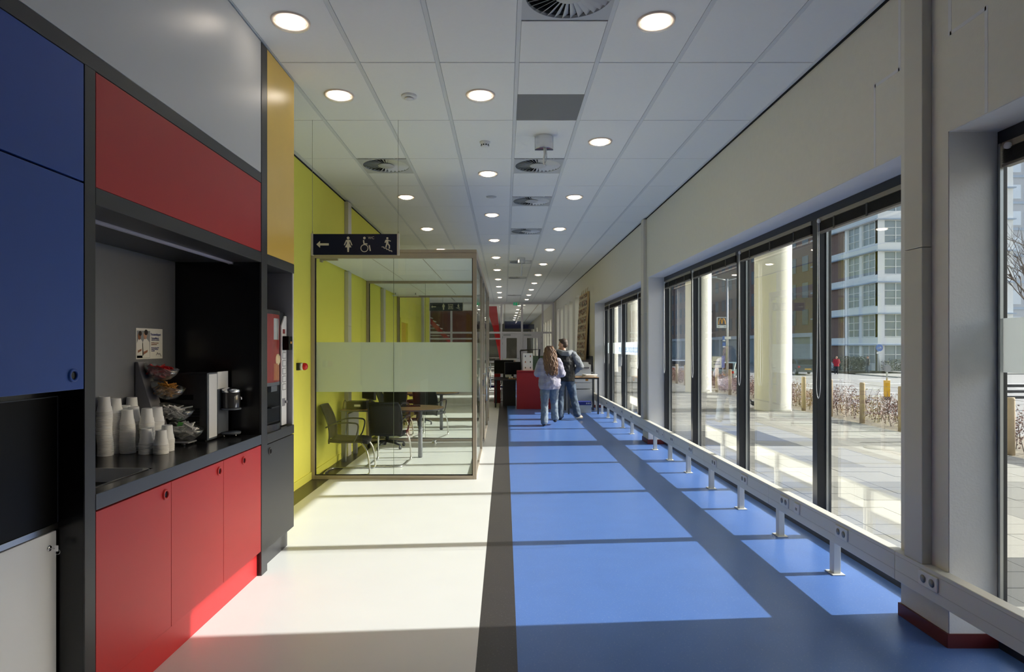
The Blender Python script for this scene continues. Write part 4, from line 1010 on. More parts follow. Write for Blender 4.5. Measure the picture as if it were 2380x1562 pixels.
for q in (-0.06, 0.0): MB().lathe([(0.0005, 0.016), (0.022, 0.016), (0.028, 0.07), (0.026, 0.07), (0.0005, 0.03)], 14, (q, 0, 0)).build('mug', 'white_plastic', t)
mat('shrub_ink', srgb(110,120,84), 0.8)
card_me = MB().box(-0.062, 0.062, -0.003, 0, -0.07, 0.07).mesh('card', 'paper')
dot_me = [MB().prism(oval(0, 0, 0.015, 0.026, 10), -0.0045, -0.003, 'y').mesh('card_print', mm) for mm in ('shrub_ink', 'print_brown', 'ink_grey')]
def card_rack(label, loc, cols, rows, rz=0):
    t = thing('card_rack', label, 'card rack', loc, rz)
    w = 0.13*cols/2; part('core', 'paper', t, (-w+0.01, w-0.01, 0.0, 0.12, 0, 0.148*rows), bevel=0.002)
    for r in range(rows):
        for c in range(cols):
            o = obj('card', card_me, t, (-w+0.065+0.13*c, 0, 0.074+0.148*r)); obj('card_print', dot_me[(r+c*2) % 3], o)
card_rack('tall white card rack on the red reception counter', (0.60, 16.12, 0.985), 2, 3)
card_rack('low white card rack behind the reception monitors', (0.15, 17.55, 1.12), 3, 1)
part('rack_foot', 'paper', [o for o in bpy.data.objects if o.get('label') == 'low white card rack behind the reception monitors'][0], (-0.12, 0.12, 0.02, 0.10, -0.375, 0.0))
t = thing('display_frame', 'black slanted frame behind the tall card rack', 'frame', (0.72, 16.75, 0.0))
MB().tube([(-0.30, 0, 1.50), (0.22, 0, 1.53), (0.14, 0.02, 0.0)], 0.022, 8).build('arm', 'dark_plastic', t); MB().tube([(-0.30, 0, 1.50), (-0.22, 0.02, 0.0)], 0.016, 8).build('arm', 'dark_plastic', t)
mat('screen_green', srgb(120,140,116), 0.9, noise=0.1, nscale=40)
t = thing('desk_screen', 'grey-green fabric screen behind the reception counter', 'screen', (1.10, 17.9, 0))
part('panel', 'screen_green', t, (-0.32, 0.42, 0.0, 0.04, 0.05, 1.34), bevel=0.006); part('foot', 'aluminium', t, (-0.25, -0.20, -0.15, 0.2, 0, 0.05), (0.30, 0.35, -0.15, 0.2, 0, 0.05))

t = thing('side_table', 'slim dark-legged table by the second window', 'table', (1.87, 15.25, 0))
part('table_top', 'wood_top', t, (-0.37, 0.37, -0.45, 0.45, 0.862, 0.872)); part('apron', 'dark_plastic', t, (-0.37, 0.37, -0.45, 0.45, 0.832, 0.862), bevel=0.002)
for sx in (-1, 1):
    for sy in (-1, 1): part('leg', 'leg_dark', t, (sx*0.35-0.02, sx*0.35+0.02, sy*0.43-0.02, sy*0.43+0.02, 0, 0.832), bevel=0.002)
for i in range(4):
    o = part('booklet', 'paper', None, (-0.15, 0.15, -0.11, 0.11, 0.0, 0.016), bevel=0.002); o.location = (2.02+0.01*i, 15.02-0.008*i, 0.8725+0.0165*i); o.rotation_euler = (0, 0, 0.1*i)
    tag(o, ('lowest white booklet of the pile on the slim table', 'second white booklet up in the pile on the slim table', 'third white booklet up in the pile on the slim table', 'topmost white booklet of the pile on the slim table')[i], 'booklet', 'white booklets piled on the slim table')
t = thing('paper_box', 'white paper carton with a blue lid under the slim table', 'box', (1.92, 15.20, 0))
part('carton', 'carton', t, (-0.17, 0.17, -0.13, 0.13, 0.0, 0.20), bevel=0.002); l = part('lid', 'carton_blue', t, (-0.174, 0.174, -0.134, 0.134, 0.19, 0.275), bevel=0.002)
for q in (0.06, 0.10, 0.14): part('lid_print', 'paper', l, (q-0.012, q+0.012, -0.1355, -0.134, 0.215, 0.25))
t = thing('copier', 'white office copier standing behind the slim table', 'copier', (2.02, 16.35, 0))
part('cabinet', 'white_plastic', t, (-0.27, 0.25, -0.28, 0.30, 0.04, 0.50), bevel=0.006)
for z in (0.52, 0.68): part('paper_drawer', 'white_plastic', t, (-0.26, 0.24, -0.29, 0.30, z, z+0.15), bevel=0.004)
part('engine', 'white_plastic', t, (-0.27, 0.20, -0.28, 0.30, 0.84, 1.04), bevel=0.006); part('output_tray', 'side_grey', t, (0.20, 0.30, -0.2, 0.2, 0.92, 0.935))
part('scanner', 'white_plastic', t, (-0.27, 0.20, -0.28, 0.30, 1.05, 1.14), bevel=0.006); part('lid', 'white_plastic', t, (-0.25, 0.14, -0.26, 0.28, 1.14, 1.20), bevel=0.006)
part('control_panel', 'side_grey', t, (-0.05, 0.15, -0.33, -0.28, 1.04, 1.08), bevel=0.003); part('warning_label', 'sachet_brown', t, (0.06, 0.13, -0.2915, -0.29, 0.72, 0.80))
for sx in (-0.22, 0.20):
    for sy in (-0.23, 0.25): MB().cyl((sx, sy, 0), (sx, sy, 0.04), 0.025).build('caster', 'dark_plastic', t)
card_rack('white card rack on the wall side behind the man', (1.80, 17.2, 1.20), 3, 2)
part('pillar', 'side_grey', [o for o in bpy.data.objects if o.get('label') == 'white card rack on the wall side behind the man'][0], (-0.05, 0.05, 0.02, 0.10, -1.2, 0.0))

# wall hanging: canvas leaning off the wall at the bottom
def canvas_mat():
    m = bpy.data.materials.new('canvas_print'); m.use_nodes = True; nt = m.node_tree; b = nt.nodes['Principled BSDF']; b.inputs['Roughness'].default_value = 0.85
    tc = nt.nodes.new('ShaderNodeTexCoord'); sep = nt.nodes.new('ShaderNodeSeparateXYZ'); nt.links.new(tc.outputs['Object'], sep.inputs[0])
    vo = nt.nodes.new('ShaderNodeTexVoronoi'); vo.inputs['Scale'].default_value = 21.0; nt.links.new(tc.outputs['Object'], vo.inputs['Vector'])
    rp = nt.nodes.new('ShaderNodeValToRGB'); rp.color_ramp.interpolation = 'CONSTANT'; e = rp.color_ramp.elements
    cols = [(0.0, srgb(200,186,160)), (0.3, srgb(60,52,46)), (0.45, srgb(150,60,50)), (0.56, srgb(206,196,174)), (0.72, srgb(110,110,100)), (0.84, srgb(176,136,60)), (0.92, srgb(214,206,188))]
    e[0].color = cols[0][1]; e[1].position = 0.3; e[1].color = cols[1][1]
    for p, c in cols[2:]:
        x = e.new(p); x.color = c
    nt.links.new(vo.outputs['Color'], rp.inputs[0])
    wv = nt.nodes.new('ShaderNodeMath'); wv.operation = 'SINE'; mu = nt.nodes.new('ShaderNodeMath'); mu.operation = 'MULTIPLY'; mu.inputs[1].default_value = 26
    nt.links.new(sep.outputs[2], mu.inputs[0]); nt.links.new(mu.outputs[0], wv.inputs[0])
    gt = nt.nodes.new('ShaderNodeMath'); gt.operation = 'GREATER_THAN'; gt.inputs[1].default_value = 0.72; nt.links.new(wv.outputs[0], gt.inputs[0])
    mx = nt.nodes.new('ShaderNodeMix'); mx.data_type = 'RGBA'; mx.inputs[7].default_value = srgb(206,194,168)
    nt.links.new(gt.outputs[0], mx.inputs[0]); nt.links.new(rp.outputs[0], mx.inputs[6]); nt.links.new(mx.outputs[2], b.inputs['Base Color']); M['canvas_print'] = m
canvas_mat(); mat('canvas_edge', srgb(206,180,138), 0.8)
t = thing('wall_hanging', 'tall patterned canvas hanging from the right wall', 'wall hanging', (2.30, 18.25, 1.22)); t.rotation_euler = (0, math.radians(3.0), 0)
part('canvas', 'canvas_edge', t, (-0.10, -0.045, -0.95, 0.95, 0.0, 1.92), bevel=0.004)
part('printed_face', 'canvas_print', t, (-0.103, -0.100, -0.93, 0.93, 0.02, 1.88))
for q in (-0.6, -0.2, 0.3, 0.7): MB().tube(bez([(-0.07, q, 1.92), (-0.06, q+0.06, 2.02), (-0.04, q-0.04, 2.10), (-0.05, q+0.03, 2.15)], 5), 0.006, 5).build('string', 'canvas_edge', t)
t = thing('notice_board', 'dark board on the wall below the patterned canvas', 'board', (2.35, 17.6, 0.10))
part('panel', 'edge_grey', t, (-0.02, 0.008, -0.9, 1.2, 0.0, 1.25), bevel=0.003)

# ------------------------------------------------------------------ glazed partition at the far end
mat('far_white', srgb(228,224,226), 0.5)
pt = thing('glazed_partition', 'white glazed partition closing the far end of the corridor', 'partition', (0, YP, 0), kind='structure')
vx = [-4.75, -3.62, -2.56, -1.48, -0.16, 0.83, 1.82, 2.34]
for x in vx: part('upright', 'far_white', pt, (x-0.045, x+0.045, 0.0, 0.12, 0, ZC))
part('head_rail', 'far_white', pt, (-4.8, XR, 0.006, 0.114, ZC-0.10, ZC)); part('transom', 'far_white', pt, (-4.8, XR, 0.006, 0.114, 2.23, 2.32))
part('lower_rail', 'far_white', pt, (-4.8, -0.205, 0.006, 0.114, 1.95, 2.02), (-4.8, -0.205, 0.006, 0.114, 0.85, 0.92), (1.865, XR, 0.006, 0.114, 0.0, 0.75))
for a, b in zip(vx, vx[1:]):
    part('pane', 'pane', pt, (a+0.045, b-0.045, 0.055, 0.062, 2.32, ZC-0.10))
    if b < -0.1 or a > 1.7: part('pane', 'pane', pt, (a+0.045, b-0.045, 0.055, 0.062, 0.75 if a > 1.7 else 0.02, 2.23))
for i, (a, b) in enumerate(((-0.115, 0.785), (0.875, 1.775))):
    d = thing('door_%d' % (2+i), ('left leaf of the far white double doors', 'right leaf of the far white double doors')[i], 'door', (a, YP, 0), kind='structure')
    w = b-a
    part('door_leaf', 'far_white', d, (0.005, w-0.005, 0.03, 0.08, 0.01, 0.55), (0.005, 0.20, 0.03, 0.08, 0.55, 2.22), (w-0.20, w-0.005, 0.03, 0.08, 0.55, 2.22), (0.20, w-0.20, 0.03, 0.08, 2.02, 2.22))
    part('pane', 'pane', d, (0.20, w-0.20, 0.05, 0.058, 0.55, 2.02))
    part('closer', 'aluminium', d, (0.05, 0.40, 0.0, 0.03, 2.13, 2.19)); hx = w-0.09 if i == 0 else 0.09
    MB().tube([(hx, 0.03, 1.05), (hx, -0.03, 1.05), (hx+(-0.12 if i == 0 else 0.12), -0.03, 1.05)], 0.011).build('door_handle', 'steel', d)
    for z in (0.5, 1.7, 2.0): part('hinge', 'aluminium', d, ((0.0 if i == 0 else w-0.02), (0.02 if i == 0 else w), 0.015, 0.03, z, z+0.10))
# corridor and stair hall beyond
YE = 58.0
mb = MB(); mb.box(-7, XG1, YP+0.13, YE, -0.2, 0.0); struct('floor_beyond', mb, 'lino_white', 'pale floor of the hall beyond the glazed partition', 'floor')
mb = MB(); mb.box(-7, XG1, YP+0.13, YE, ZC, ZC+0.2); co = struct('ceiling_beyond', mb, 'tile', 'white ceiling of the hall beyond the glazed partition', 'ceiling')
for x in (-0.9, 0.0, 0.9, 1.7): part('ceiling_runner', 'frame_taupe', co, (x-0.02, x+0.02, YP+0.2, YE, ZC-0.006, ZC))
mb = MB(); holed_wall(mb, XR, XG1, YP+0.13, YE, ZC, [(a, a+1.1, 0.9, 3.0) for a in (31.5, 33.4, 35.3, 37.2, 39.1, 45.0, 50.0)]); struct('wall_right_far', mb, 'plaster', 'right wall with tall slots beyond the glazed partition', 'wall')
mb = MB(); mb.box(-7, XG1, YE, YE+0.2, 0, ZC); struct('wall_end', mb, 'plaster', 'end wall of the hall beyond the glazed partition', 'wall')
mb = MB(); mb.box(-7.2, -7, YP+0.13, YE, 0, ZC); mb.box(-7.2, -4.95, YP, YP+0.13, 0, ZC); struct('wall_left_beyond', mb, 'plaster', 'left wall of the stair hall beyond the partition', 'wall')
mat('stair_red', srgb(196,24,30), 0.45); mat('brick_red', srgb(116,52,44), 0.85, noise=0.25, nscale=12)
mb = MB(); mb.box(-6.9, -0.95, 37.0, 37.2, 0, ZC); struct('wall_stairs', mb, 'brick_red', 'dull red wall behind the stairs beyond the partition', 'wall')
t = thing('red_fin', 'steep red slanted fin beside the far stairs', 'fin', (0, 33.0, 0))
MB().prism([(-0.98, ZC), (-0.42, ZC), (-0.30, 2.6), (-0.10, 0.75), (-0.22, 0.75), (-0.62, 2.6)], 0.0, 0.12, 'y').build('panel', 'stair_red', t)
t = thing('staircase', 'staircase with pale treads seen through the far glass', 'stairs', (0, 34.2, 0))
for k in range(17): part('tread', 'far_white', t, (-1.25-0.19*k-0.95, -1.25-0.19*k, 0.0, 1.5, 0.20+0.20*k, 0.245+0.20*k), bevel=0.004)
MB().prism([(-1.05, 0.0), (-1.35, 0.0), (-4.85, 3.68), (-4.55, 3.68)], -0.06, 0.0, 'y').build('stringer', 'stair_red', t)
for z in (0.5, 0.75, 1.0): MB().tube([(-0.95, -0.3, z), (-0.1, -0.3, z)], 0.018, 8).build('rail', 'tube', t)
for x in (-0.9, -0.5, -0.12): MB().tube([(x, -0.3, 0.0), (x, -0.3, 1.0)], 0.016, 8).build('rail_post', 'tube', t)
mat('beam_blue', srgb(38,44,86), 0.6)
t = thing('blue_beam', 'dark blue ceiling beam far beyond the double doors, left part', 'beam', (0, 46, 0)); part('beam', 'beam_blue', t, (0.0, 1.22, 0, 0.5, 2.95, 3.48))
t = thing('blue_beam', 'dark blue ceiling beam far beyond the double doors, right part', 'beam', (0, 50, 0)); part('beam', 'beam_blue', t, (1.3, XR, 0, 0.5, 3.04, 3.40))
for i in range(6): downlight(0.75+0.0*i, 32.3+3.4*i, 'small lit downlight beyond the far partition, %s along' % ORD[i])
for i in range(4): downlight(-2.6, 32.0+1.2*i, 'small lit downlight over the far stairs, %s along' % ORD[i])
# ------------------------------------------------------------------ people
mat('jacket_lilac', srgb(176,172,184), 0.85, noise=0.30, nscale=9); mat('jeans_pale', srgb(118,130,140), 0.9, noise=0.18, nscale=14); mat('jeans_blue', srgb(74,88,104), 0.9, noise=0.18, nscale=14)
mat('jacket_black', srgb(20,21,24), 0.7, noise=0.2, nscale=10); mat('grey_hood_sunlit_sleeve', srgb(120,124,128), 0.75, noise=0.2, nscale=10)
mat('hair_brown', srgb(120,88,62), 0.5, noise=0.35, nscale=30); mat('hair_short', srgb(74,58,46), 0.6, noise=0.3, nscale=40)
mat('shoe_dark', srgb(42,40,38), 0.6); mat('shoe_pale', srgb(196,186,168), 0.6); mat('coat_red', srgb(190,40,56), 0.8); mat('trouser_dark', srgb(50,50,56), 0.8); mat('eye', srgb(30,24,20), 0.2); mat('lip', srgb(170,96,88), 0.5)
FOLD = bpy.data.textures.new('folds', 'CLOUDS'); FOLD.noise_scale = 0.07; FOLD.noise_depth = 2
def soft(name, m, parent, limbs=(), stacks=(), balls=(), voxel=0.016, it=4, folds=0.0):
    """fuse overlapping limbs into one continuous smooth surface"""
    mb = MB()
    for pts, rs in limbs:
        mb.tube(pts, rs, 12)
        for p, r in zip(pts, rs): mb.sphere(p, r*0.99, 12, 8)
    for st in stacks: mb.ring_stack([((cx, cy, z), (a, 0, 0), (0, b, 0)) for cx, cy, z, a, b in st], 20)
    for c, r, sc in balls: mb.sphere(c, r, 16, 10, sc)
    o = mb.build(name, m, parent)
    r = o.modifiers.new('fuse', 'REMESH'); r.mode = 'VOXEL'; r.voxel_size = voxel; r.use_smooth_shade = True
    s = o.modifiers.new('smooth', 'SMOOTH'); s.factor = 0.5; s.iterations = it
    if folds:
        d = o.modifiers.new('folds', 'DISPLACE'); d.texture = FOLD; d.strength = folds; d.mid_level = 0.5; d.texture_coords = 'LOCAL'
    return o
def plaid(name):
    m = M[name]; nt = m.node_tree; b = nt.nodes['Principled BSDF']; src = b.inputs['Base Color'].links[0].from_socket
    tc = nt.nodes.new('ShaderNodeTexCoord'); sep = nt.nodes.new('ShaderNodeSeparateXYZ'); nt.links.new(tc.outputs['Object'], sep.inputs[0])
    last = src
    for ax, fq in ((0, 52.0), (2, 46.0)):
        mu = nt.nodes.new('ShaderNodeMath'); mu.operation = 'MULTIPLY'; mu.inputs[1].default_value = fq; nt.links.new(sep.outputs[ax], mu.inputs[0])
        sn = nt.nodes.new('ShaderNodeMath'); sn.operation = 'SINE'; nt.links.new(mu.outputs[0], sn.inputs[0])
        gt = nt.nodes.new('ShaderNodeMath'); gt.operation = 'GREATER_THAN'; gt.inputs[1].default_value = 0.1; nt.links.new(sn.outputs[0], gt.inputs[0])
        sc = nt.nodes.new('ShaderNodeMath'); sc.operation = 'MULTIPLY'; sc.inputs[1].default_value = 0.22; nt.links.new(gt.outputs[0], sc.inputs[0])
        mx = nt.nodes.new('ShaderNodeMix'); mx.data_type = 'RGBA'; mx.inputs[7].default_value = srgb(96, 94, 128)
        nt.links.new(sc.outputs[0], mx.inputs[0]); nt.links.new(last, mx.inputs[6]); last = mx.outputs[2]
    nt.links.new(last, b.inputs['Base Color'])
plaid('jacket_lilac')
def lerp(a, b, t): return tuple(x+(y-x)*t for x, y in zip(a, b))
def hand(wrist, aim, side, up=(0, 0, 1)):
    """palm, four fingers and a thumb as limbs"""
    w = Vector(wrist); d = Vector(aim).normalized(); s = d.cross(Vector(up)).normalized()*side; n = s.cross(d)*side
    L = [([tuple(w), tuple(w+d*0.05), tuple(w+d*0.085)], [0.024, 0.030, 0.028])]
    for k, ln in zip((-1.5, -0.5, 0.5, 1.5), (0.060, 0.072, 0.068, 0.052)):
        b = w+d*0.08+s*0.016*k; L.append(([tuple(b), tuple(b+d*ln*0.5-n*0.008), tuple(b+d*ln*0.85-n*0.026)], [0.0095, 0.009, 0.0075]))
    b = w+d*0.03-s*0.026; L.append(([tuple(b), tuple(b+d*0.03-s*0.018-n*0.006), tuple(b+d*0.06-s*0.020-n*0.014)], [0.012, 0.0105, 0.009]))
    return L
def head_parts(t, c, face, hair_m=None):
    f = Vector(face).normalized(); s = f.cross(Vector((0, 0, 1))).normalized(); c = Vector(c)
    balls = [(tuple(c+Vector((0, 0, 0.03))), 0.100, (0.80+0.20*abs(f.y), 0.80+0.20*abs(f.x)*0+0.2*abs(f.y), 1.0)), (tuple(c+f*0.022+Vector((0, 0, -0.05))), 0.066, (0.95, 0.95, 1.05)), (tuple(c+f*0.098+Vector((0, 0, -0.012))), 0.017, (1, 1, 1.3)), (tuple(c+f*0.085+Vector((0, 0, -0.085))), 0.024, (1, 1, 0.9))]
    for q in (-1, 1): balls.append((tuple(c+s*0.082*q+Vector((0, 0, -0.005))), 0.022, (0.7, 0.7, 1.3)))
    for q in (-1, 1): MB().sphere(tuple(c+f*0.074+s*0.034*q+Vector((0, 0, 0.012))), 0.010, 10, 6).build('eye', 'eye', t)
    MB().sphere(tuple(c+f*0.079+Vector((0, 0, -0.054))), 0.013, 10, 6, (1.3, 1.3, 0.5)).build('mouth', 'lip', t)
    return balls
def walking_woman(loc):
    t = thing('person', 'person with long wavy brown hair, lilac jacket and jeans, walking away', 'person', loc, -0.05)
    hip, kn, an = [(-0.085, 0, 0.84), (0.085, 0.01, 0.84)], [(-0.10, 0.03, 0.46), (0.095, 0.15, 0.47)], [(-0.105, -0.03, 0.09), (0.115, 0.18, 0.15)]
    toe = [(-0.115, 0.12, 0.035), (0.125, 0.31, 0.085)]
    sh, el, wr = [(-0.165, 0, 1.30), (0.165, 0, 1.30)], [(-0.245, -0.02, 1.06), (0.245, -0.02, 1.06)], [(-0.12, 0.17, 1.00), (0.13, 0.17, 1.02)]
    hc = (0.0, 0.02, 1.475)
    limbs = [([hip[i], kn[i], an[i], toe[i]], [0.082, 0.055, 0.040, 0.034]) for i in (0, 1)] + [([sh[i], el[i], wr[i]], [0.050, 0.042, 0.030]) for i in (0, 1)] + [([(0, 0, 1.30), (0, 0.01, 1.40)], [0.055, 0.05])]
    limbs += hand(wr[0], (0.6, 0.5, -0.1), 1) + hand(wr[1], (-0.6, 0.5, -0.1), -1)
    torso = [(0, 0, 0.80, 0.155, 0.10), (0, 0, 0.90, 0.165, 0.11), (0, 0, 1.05, 0.135, 0.09), (0, 0, 1.22, 0.155, 0.10), (0, 0, 1.32, 0.145, 0.085), (0, 0, 1.37, 0.07, 0.06)]
    soft('body', 'skin', t, limbs, [torso], head_parts(t, hc, (-0.1, 1, 0)), 0.011, 3)
    jk = [(0, 0, 0.745, 0.205, 0.150), (0, 0, 0.82, 0.225, 0.165), (0, -0.005, 0.95, 0.222, 0.155), (0, 0, 0.99, 0.200, 0.142), (0, -0.005, 1.12, 0.218, 0.148), (0, 0, 1.25, 0.212, 0.135), (0, 0, 1.33, 0.175, 0.115), (0, 0, 1.385, 0.095, 0.085)]
    soft('jacket', 'jacket_lilac', t, [([sh[i], lerp(sh[i], el[i], 0.5), el[i], lerp(el[i], wr[i], 0.6), wr[i]], [0.082, 0.082, 0.078, 0.066, 0.050]) for i in (0, 1)], [jk], (), 0.013, 3, 0.035)
    soft('jeans', 'jeans_pale', t, [([hip[i], lerp(hip[i], kn[i], 0.5), kn[i], lerp(kn[i], an[i], 0.6), an[i]], [0.112, 0.098, 0.078, 0.074, 0.078]) for i in (0, 1)], [[(0, 0, 0.76, 0.17, 0.12), (0, 0, 0.86, 0.185, 0.135), (0, 0, 0.94, 0.17, 0.12)]], (), 0.013, 3, 0.030)
    for i in (0, 1): soft('shoe', 'shoe_dark', t, [([(an[i][0], an[i][1]-0.03, toe[i][2]+0.012), lerp(an[i], toe[i], 0.6)[:2]+(toe[i][2]+0.01,), toe[i]], [0.040, 0.042, 0.034])], (), (), 0.012, 3)
    soft('hair', 'hair_brown', t, (), [[(0.0, 0.0, 1.615, 0.045, 0.05), (0, -0.002, 1.59, 0.085, 0.09), (0, -0.010, 1.53, 0.108, 0.108), (0.0, -0.035, 1.43, 0.112, 0.095), (0.01, -0.075, 1.34, 0.128, 0.075), (0.02, -0.115, 1.22, 0.125, 0.06), (0.03, -0.130, 1.12, 0.105, 0.05), (0.04, -0.130, 1.05, 0.06, 0.03)]], (), 0.014, 3)
    for k in range(30):
        u = -1+2*k/29; ph = random.uniform(0, 6.28); am = random.uniform(0.006, 0.014); zb = random.uniform(1.01, 1.10)
        pts = [(u*0.098*(0.5+0.5*min(1, (1.625-z)/0.10)) + am*math.sin(ph+z*34)+0.035*(1.58-z)/0.5*0.8 + u*0.035*math.sin((1.58-z)*5), -0.10*math.sqrt(max(0.05, 1-u*u*0.85))*min(1, 0.35+(1.625-z)/0.10)-0.075*min(1, max(0, (1.46-z)/0.24))+am*math.cos(ph+z*30), z) for z in [1.612-(1.612-zb)*q/16 for q in range(17)]]
        MB().tube(pts, [0.010+0.004*math.sin(math.pi*q/16) for q in range(17)], 6).build('hair_strand', 'hair_brown', t)
walking_woman((0.905, 12.58, 0))
def walking_man(loc):
    t = thing('person', 'person with short dark hair, black jacket with grey hood and jeans', 'person', loc, 0.0)
    hip, kn, an = [(-0.09, 0, 0.92), (0.10, 0, 0.92)], [(-0.095, 0.03, 0.50), (0.20, 0.10, 0.52)], [(-0.10, -0.05, 0.09), (0.27, -0.06, 0.13)]
    toe = [(-0.13, 0.13, 0.035), (0.37, -0.02, 0.05)]
    sh, el, wr = [(-0.19, 0, 1.43), (0.20, 0, 1.43)], [(-0.27, -0.05, 1.16), (0.34, -0.07, 1.17)], [(-0.17, 0.14, 1.02), (0.20, 0.12, 1.02)]
    hc = (-0.035, 0.05, 1.645); fc = (-0.9, 0.5, 0)
    limbs = [([hip[i], kn[i], an[i], toe[i]], [0.088, 0.06, 0.043, 0.036]) for i in (0, 1)] + [([sh[i], el[i], wr[i]], [0.056, 0.046, 0.033]) for i in (0, 1)] + [([(0, 0, 1.42), (-0.03, 0.035, 1.55)], [0.062, 0.056])]
    limbs += hand(wr[0], (0.3, 0.7, -0.3), 1) + hand(wr[1], (-0.3, 0.7, -0.3), -1)
    torso = [(0, 0, 0.88, 0.16, 0.11), (0, 0, 1.0, 0.165, 0.115), (0, 0, 1.2, 0.165, 0.11), (0, 0, 1.36, 0.185, 0.115), (0, 0, 1.45, 0.16, 0.09), (0, 0, 1.50, 0.07, 0.065)]
    soft('body', 'skin', t, limbs, [torso], head_parts(t, hc, fc), 0.011, 3)
    jk = [(0.02, 0, 0.84, 0.205, 0.150), (0.01, 0, 0.92, 0.215, 0.155), (0, -0.01, 1.10, 0.222, 0.158), (0, -0.01, 1.28, 0.232, 0.155), (0, 0, 1.40, 0.215, 0.135), (0, 0, 1.47, 0.150, 0.105), (-0.01, 0.01, 1.525, 0.085, 0.08)]
    soft('jacket', 'jacket_black', t, [([sh[0], lerp(sh[0], el[0], 0.5), el[0], wr[0]], [0.085, 0.084, 0.076, 0.05])], [jk], (), 0.013, 3, 0.035)
    soft('sleeve', 'grey_hood_sunlit_sleeve', t, [([(0.175, -0.01, 1.42), lerp(sh[1], el[1], 0.5), el[1], lerp(el[1], wr[1], 0.5), wr[1]], [0.092, 0.090, 0.082, 0.072, 0.052])], (), (), 0.013, 3, 0.035)  # right sleeve of the black jacket, greyed to paint sunlight on it
    soft('hood', 'grey_hood_sunlit_sleeve', t, [([(-0.14, 0.0, 1.50), (-0.06, -0.115, 1.46), (0.06, -0.125, 1.45), (0.15, -0.02, 1.49)], [0.045, 0.062, 0.066, 0.048])], (), (), 0.013, 3)
    soft('jeans', 'jeans_blue', t, [([hip[i], lerp(hip[i], kn[i], 0.5), kn[i], lerp(kn[i], an[i], 0.6), an[i]], [0.118, 0.104, 0.084, 0.080, 0.082]) for i in (0, 1)], [[(0, 0, 0.84, 0.17, 0.12), (0, 0, 0.92, 0.185, 0.14), (0, 0, 1.00, 0.17, 0.12)]], (), 0.013, 3, 0.030)
    for i in (0, 1): soft('shoe', ('shoe_dark', 'shoe_pale')[i], t, [([lerp(an[i], toe[i], -0.15)[:2]+(toe[i][2]+0.012,), lerp(an[i], toe[i], 0.6)[:2]+(toe[i][2]+0.012,), toe[i]], [0.042, 0.045, 0.036])], (), (), 0.012, 3)
    soft('hair', 'hair_short', t, (), (), [((hc[0]+0.018, hc[1]-0.012, hc[2]+0.058), 0.100, (0.96, 0.96, 0.82)), ((hc[0]+0.045, hc[1]-0.028, hc[2]+0.005), 0.078, (0.9, 0.9, 1.0)), ((hc[0]-0.05, hc[1]+0.02, hc[2]+0.105), 0.040, (1.1, 1.1, 0.6))], 0.012, 3)
walking_man((1.315, 13.70, 0))
def pedestrian(label, loc, coat, trouser, rz):
    t = thing('person', label, 'person', loc, rz)
    soft('body', 'skin', t, [([(-0.08, 0, 0.85), (-0.10, 0.06, 0.45), (-0.10, -0.04, 0.06)], [0.08, 0.055, 0.045]), ([(0.08, 0, 0.85), (0.09, 0.08, 0.46), (0.10, 0.12, 0.07)], [0.08, 0.055, 0.045]), ([(0, 0, 1.3), (0, 0, 1.42)], [0.06, 0.05]), ([(-0.18, 0, 1.32), (-0.23, 0, 1.05), (-0.14, 0.14, 0.95)], [0.05, 0.04, 0.035]), ([(0.18, 0, 1.32), (0.23, 0, 1.05), (0.16, 0.14, 0.95)], [0.05, 0.04, 0.035])], [[(0, 0, 0.8, 0.15, 0.1), (0, 0, 1.1, 0.14, 0.1), (0, 0, 1.34, 0.15, 0.09)]], head_parts(t, (0, 0.01, 1.50), (0, 1, 0)), 0.02, 2)
    soft('coat', coat, t, [([(-0.17, 0, 1.32), (-0.24, 0, 1.06), (-0.14, 0.13, 0.97)], [0.085, 0.08, 0.06]), ([(0.17, 0, 1.32), (0.24, 0, 1.06), (0.16, 0.13, 0.97)], [0.085, 0.08, 0.06])], [[(0, 0, 0.72, 0.22, 0.16), (0, 0, 1.0, 0.21, 0.15), (0, 0, 1.25, 0.21, 0.14), (0, 0, 1.38, 0.10, 0.09)]], (), 0.02, 2)
    soft('trousers', trouser, t, [([(-0.08, 0, 0.8), (-0.10, 0.06, 0.45), (-0.10, -0.04, 0.1)], [0.10, 0.08, 0.07]), ([(0.08, 0, 0.8), (0.09, 0.08, 0.46), (0.10, 0.12, 0.1)], [0.10, 0.08, 0.07])], (), (), 0.02, 2)
    for q in ((-0.10, -0.04), (0.10, 0.12)): soft('shoe', 'shoe_dark', t, [([(q[0], q[1]-0.03, 0.045), (q[0], q[1]+0.14, 0.04)], [0.045, 0.04])], (), (), 0.02, 2)
    soft('hair', 'hair_short', t, (), (), [((0, -0.02, 1.565), 0.10, (0.95, 0.95, 0.8))], 0.02, 2)

# ------------------------------------------------------------------ outside: pavement, hedge, street
ZS = -0.9
def pave_mat(name, base):
    m = mat(name, base, 0.85, noise=0.12, nscale=25, bump=0.15, bscale=120, spec=0.2); return m
pave_mat('pave_light', srgb(162,161,155)); pave_mat('pave_mid', srgb(140,140,136)); pave_mat('pave_dark', srgb(102,103,103))
m = bpy.data.materials.new('pave_field'); m.use_nodes = True; nt = m.node_tree; b = nt.nodes['Principled BSDF']; b.inputs['Roughness'].default_value = 0.85
tc = nt.nodes.new('ShaderNodeTexCoord'); bt = nt.nodes.new('ShaderNodeTexBrick'); bt.offset = 0.0; bt.inputs['Scale'].default_value = 1.0
bt.inputs['Color1'].default_value = srgb(158,157,151); bt.inputs['Color2'].default_value = srgb(122,122,119); bt.inputs['Mortar'].default_value = srgb(84,82,78); bt.inputs['Mortar Size'].default_value = 0.006
bt.inputs['Brick Width'].default_value = 0.53; bt.inputs['Row Height'].default_value = 0.30
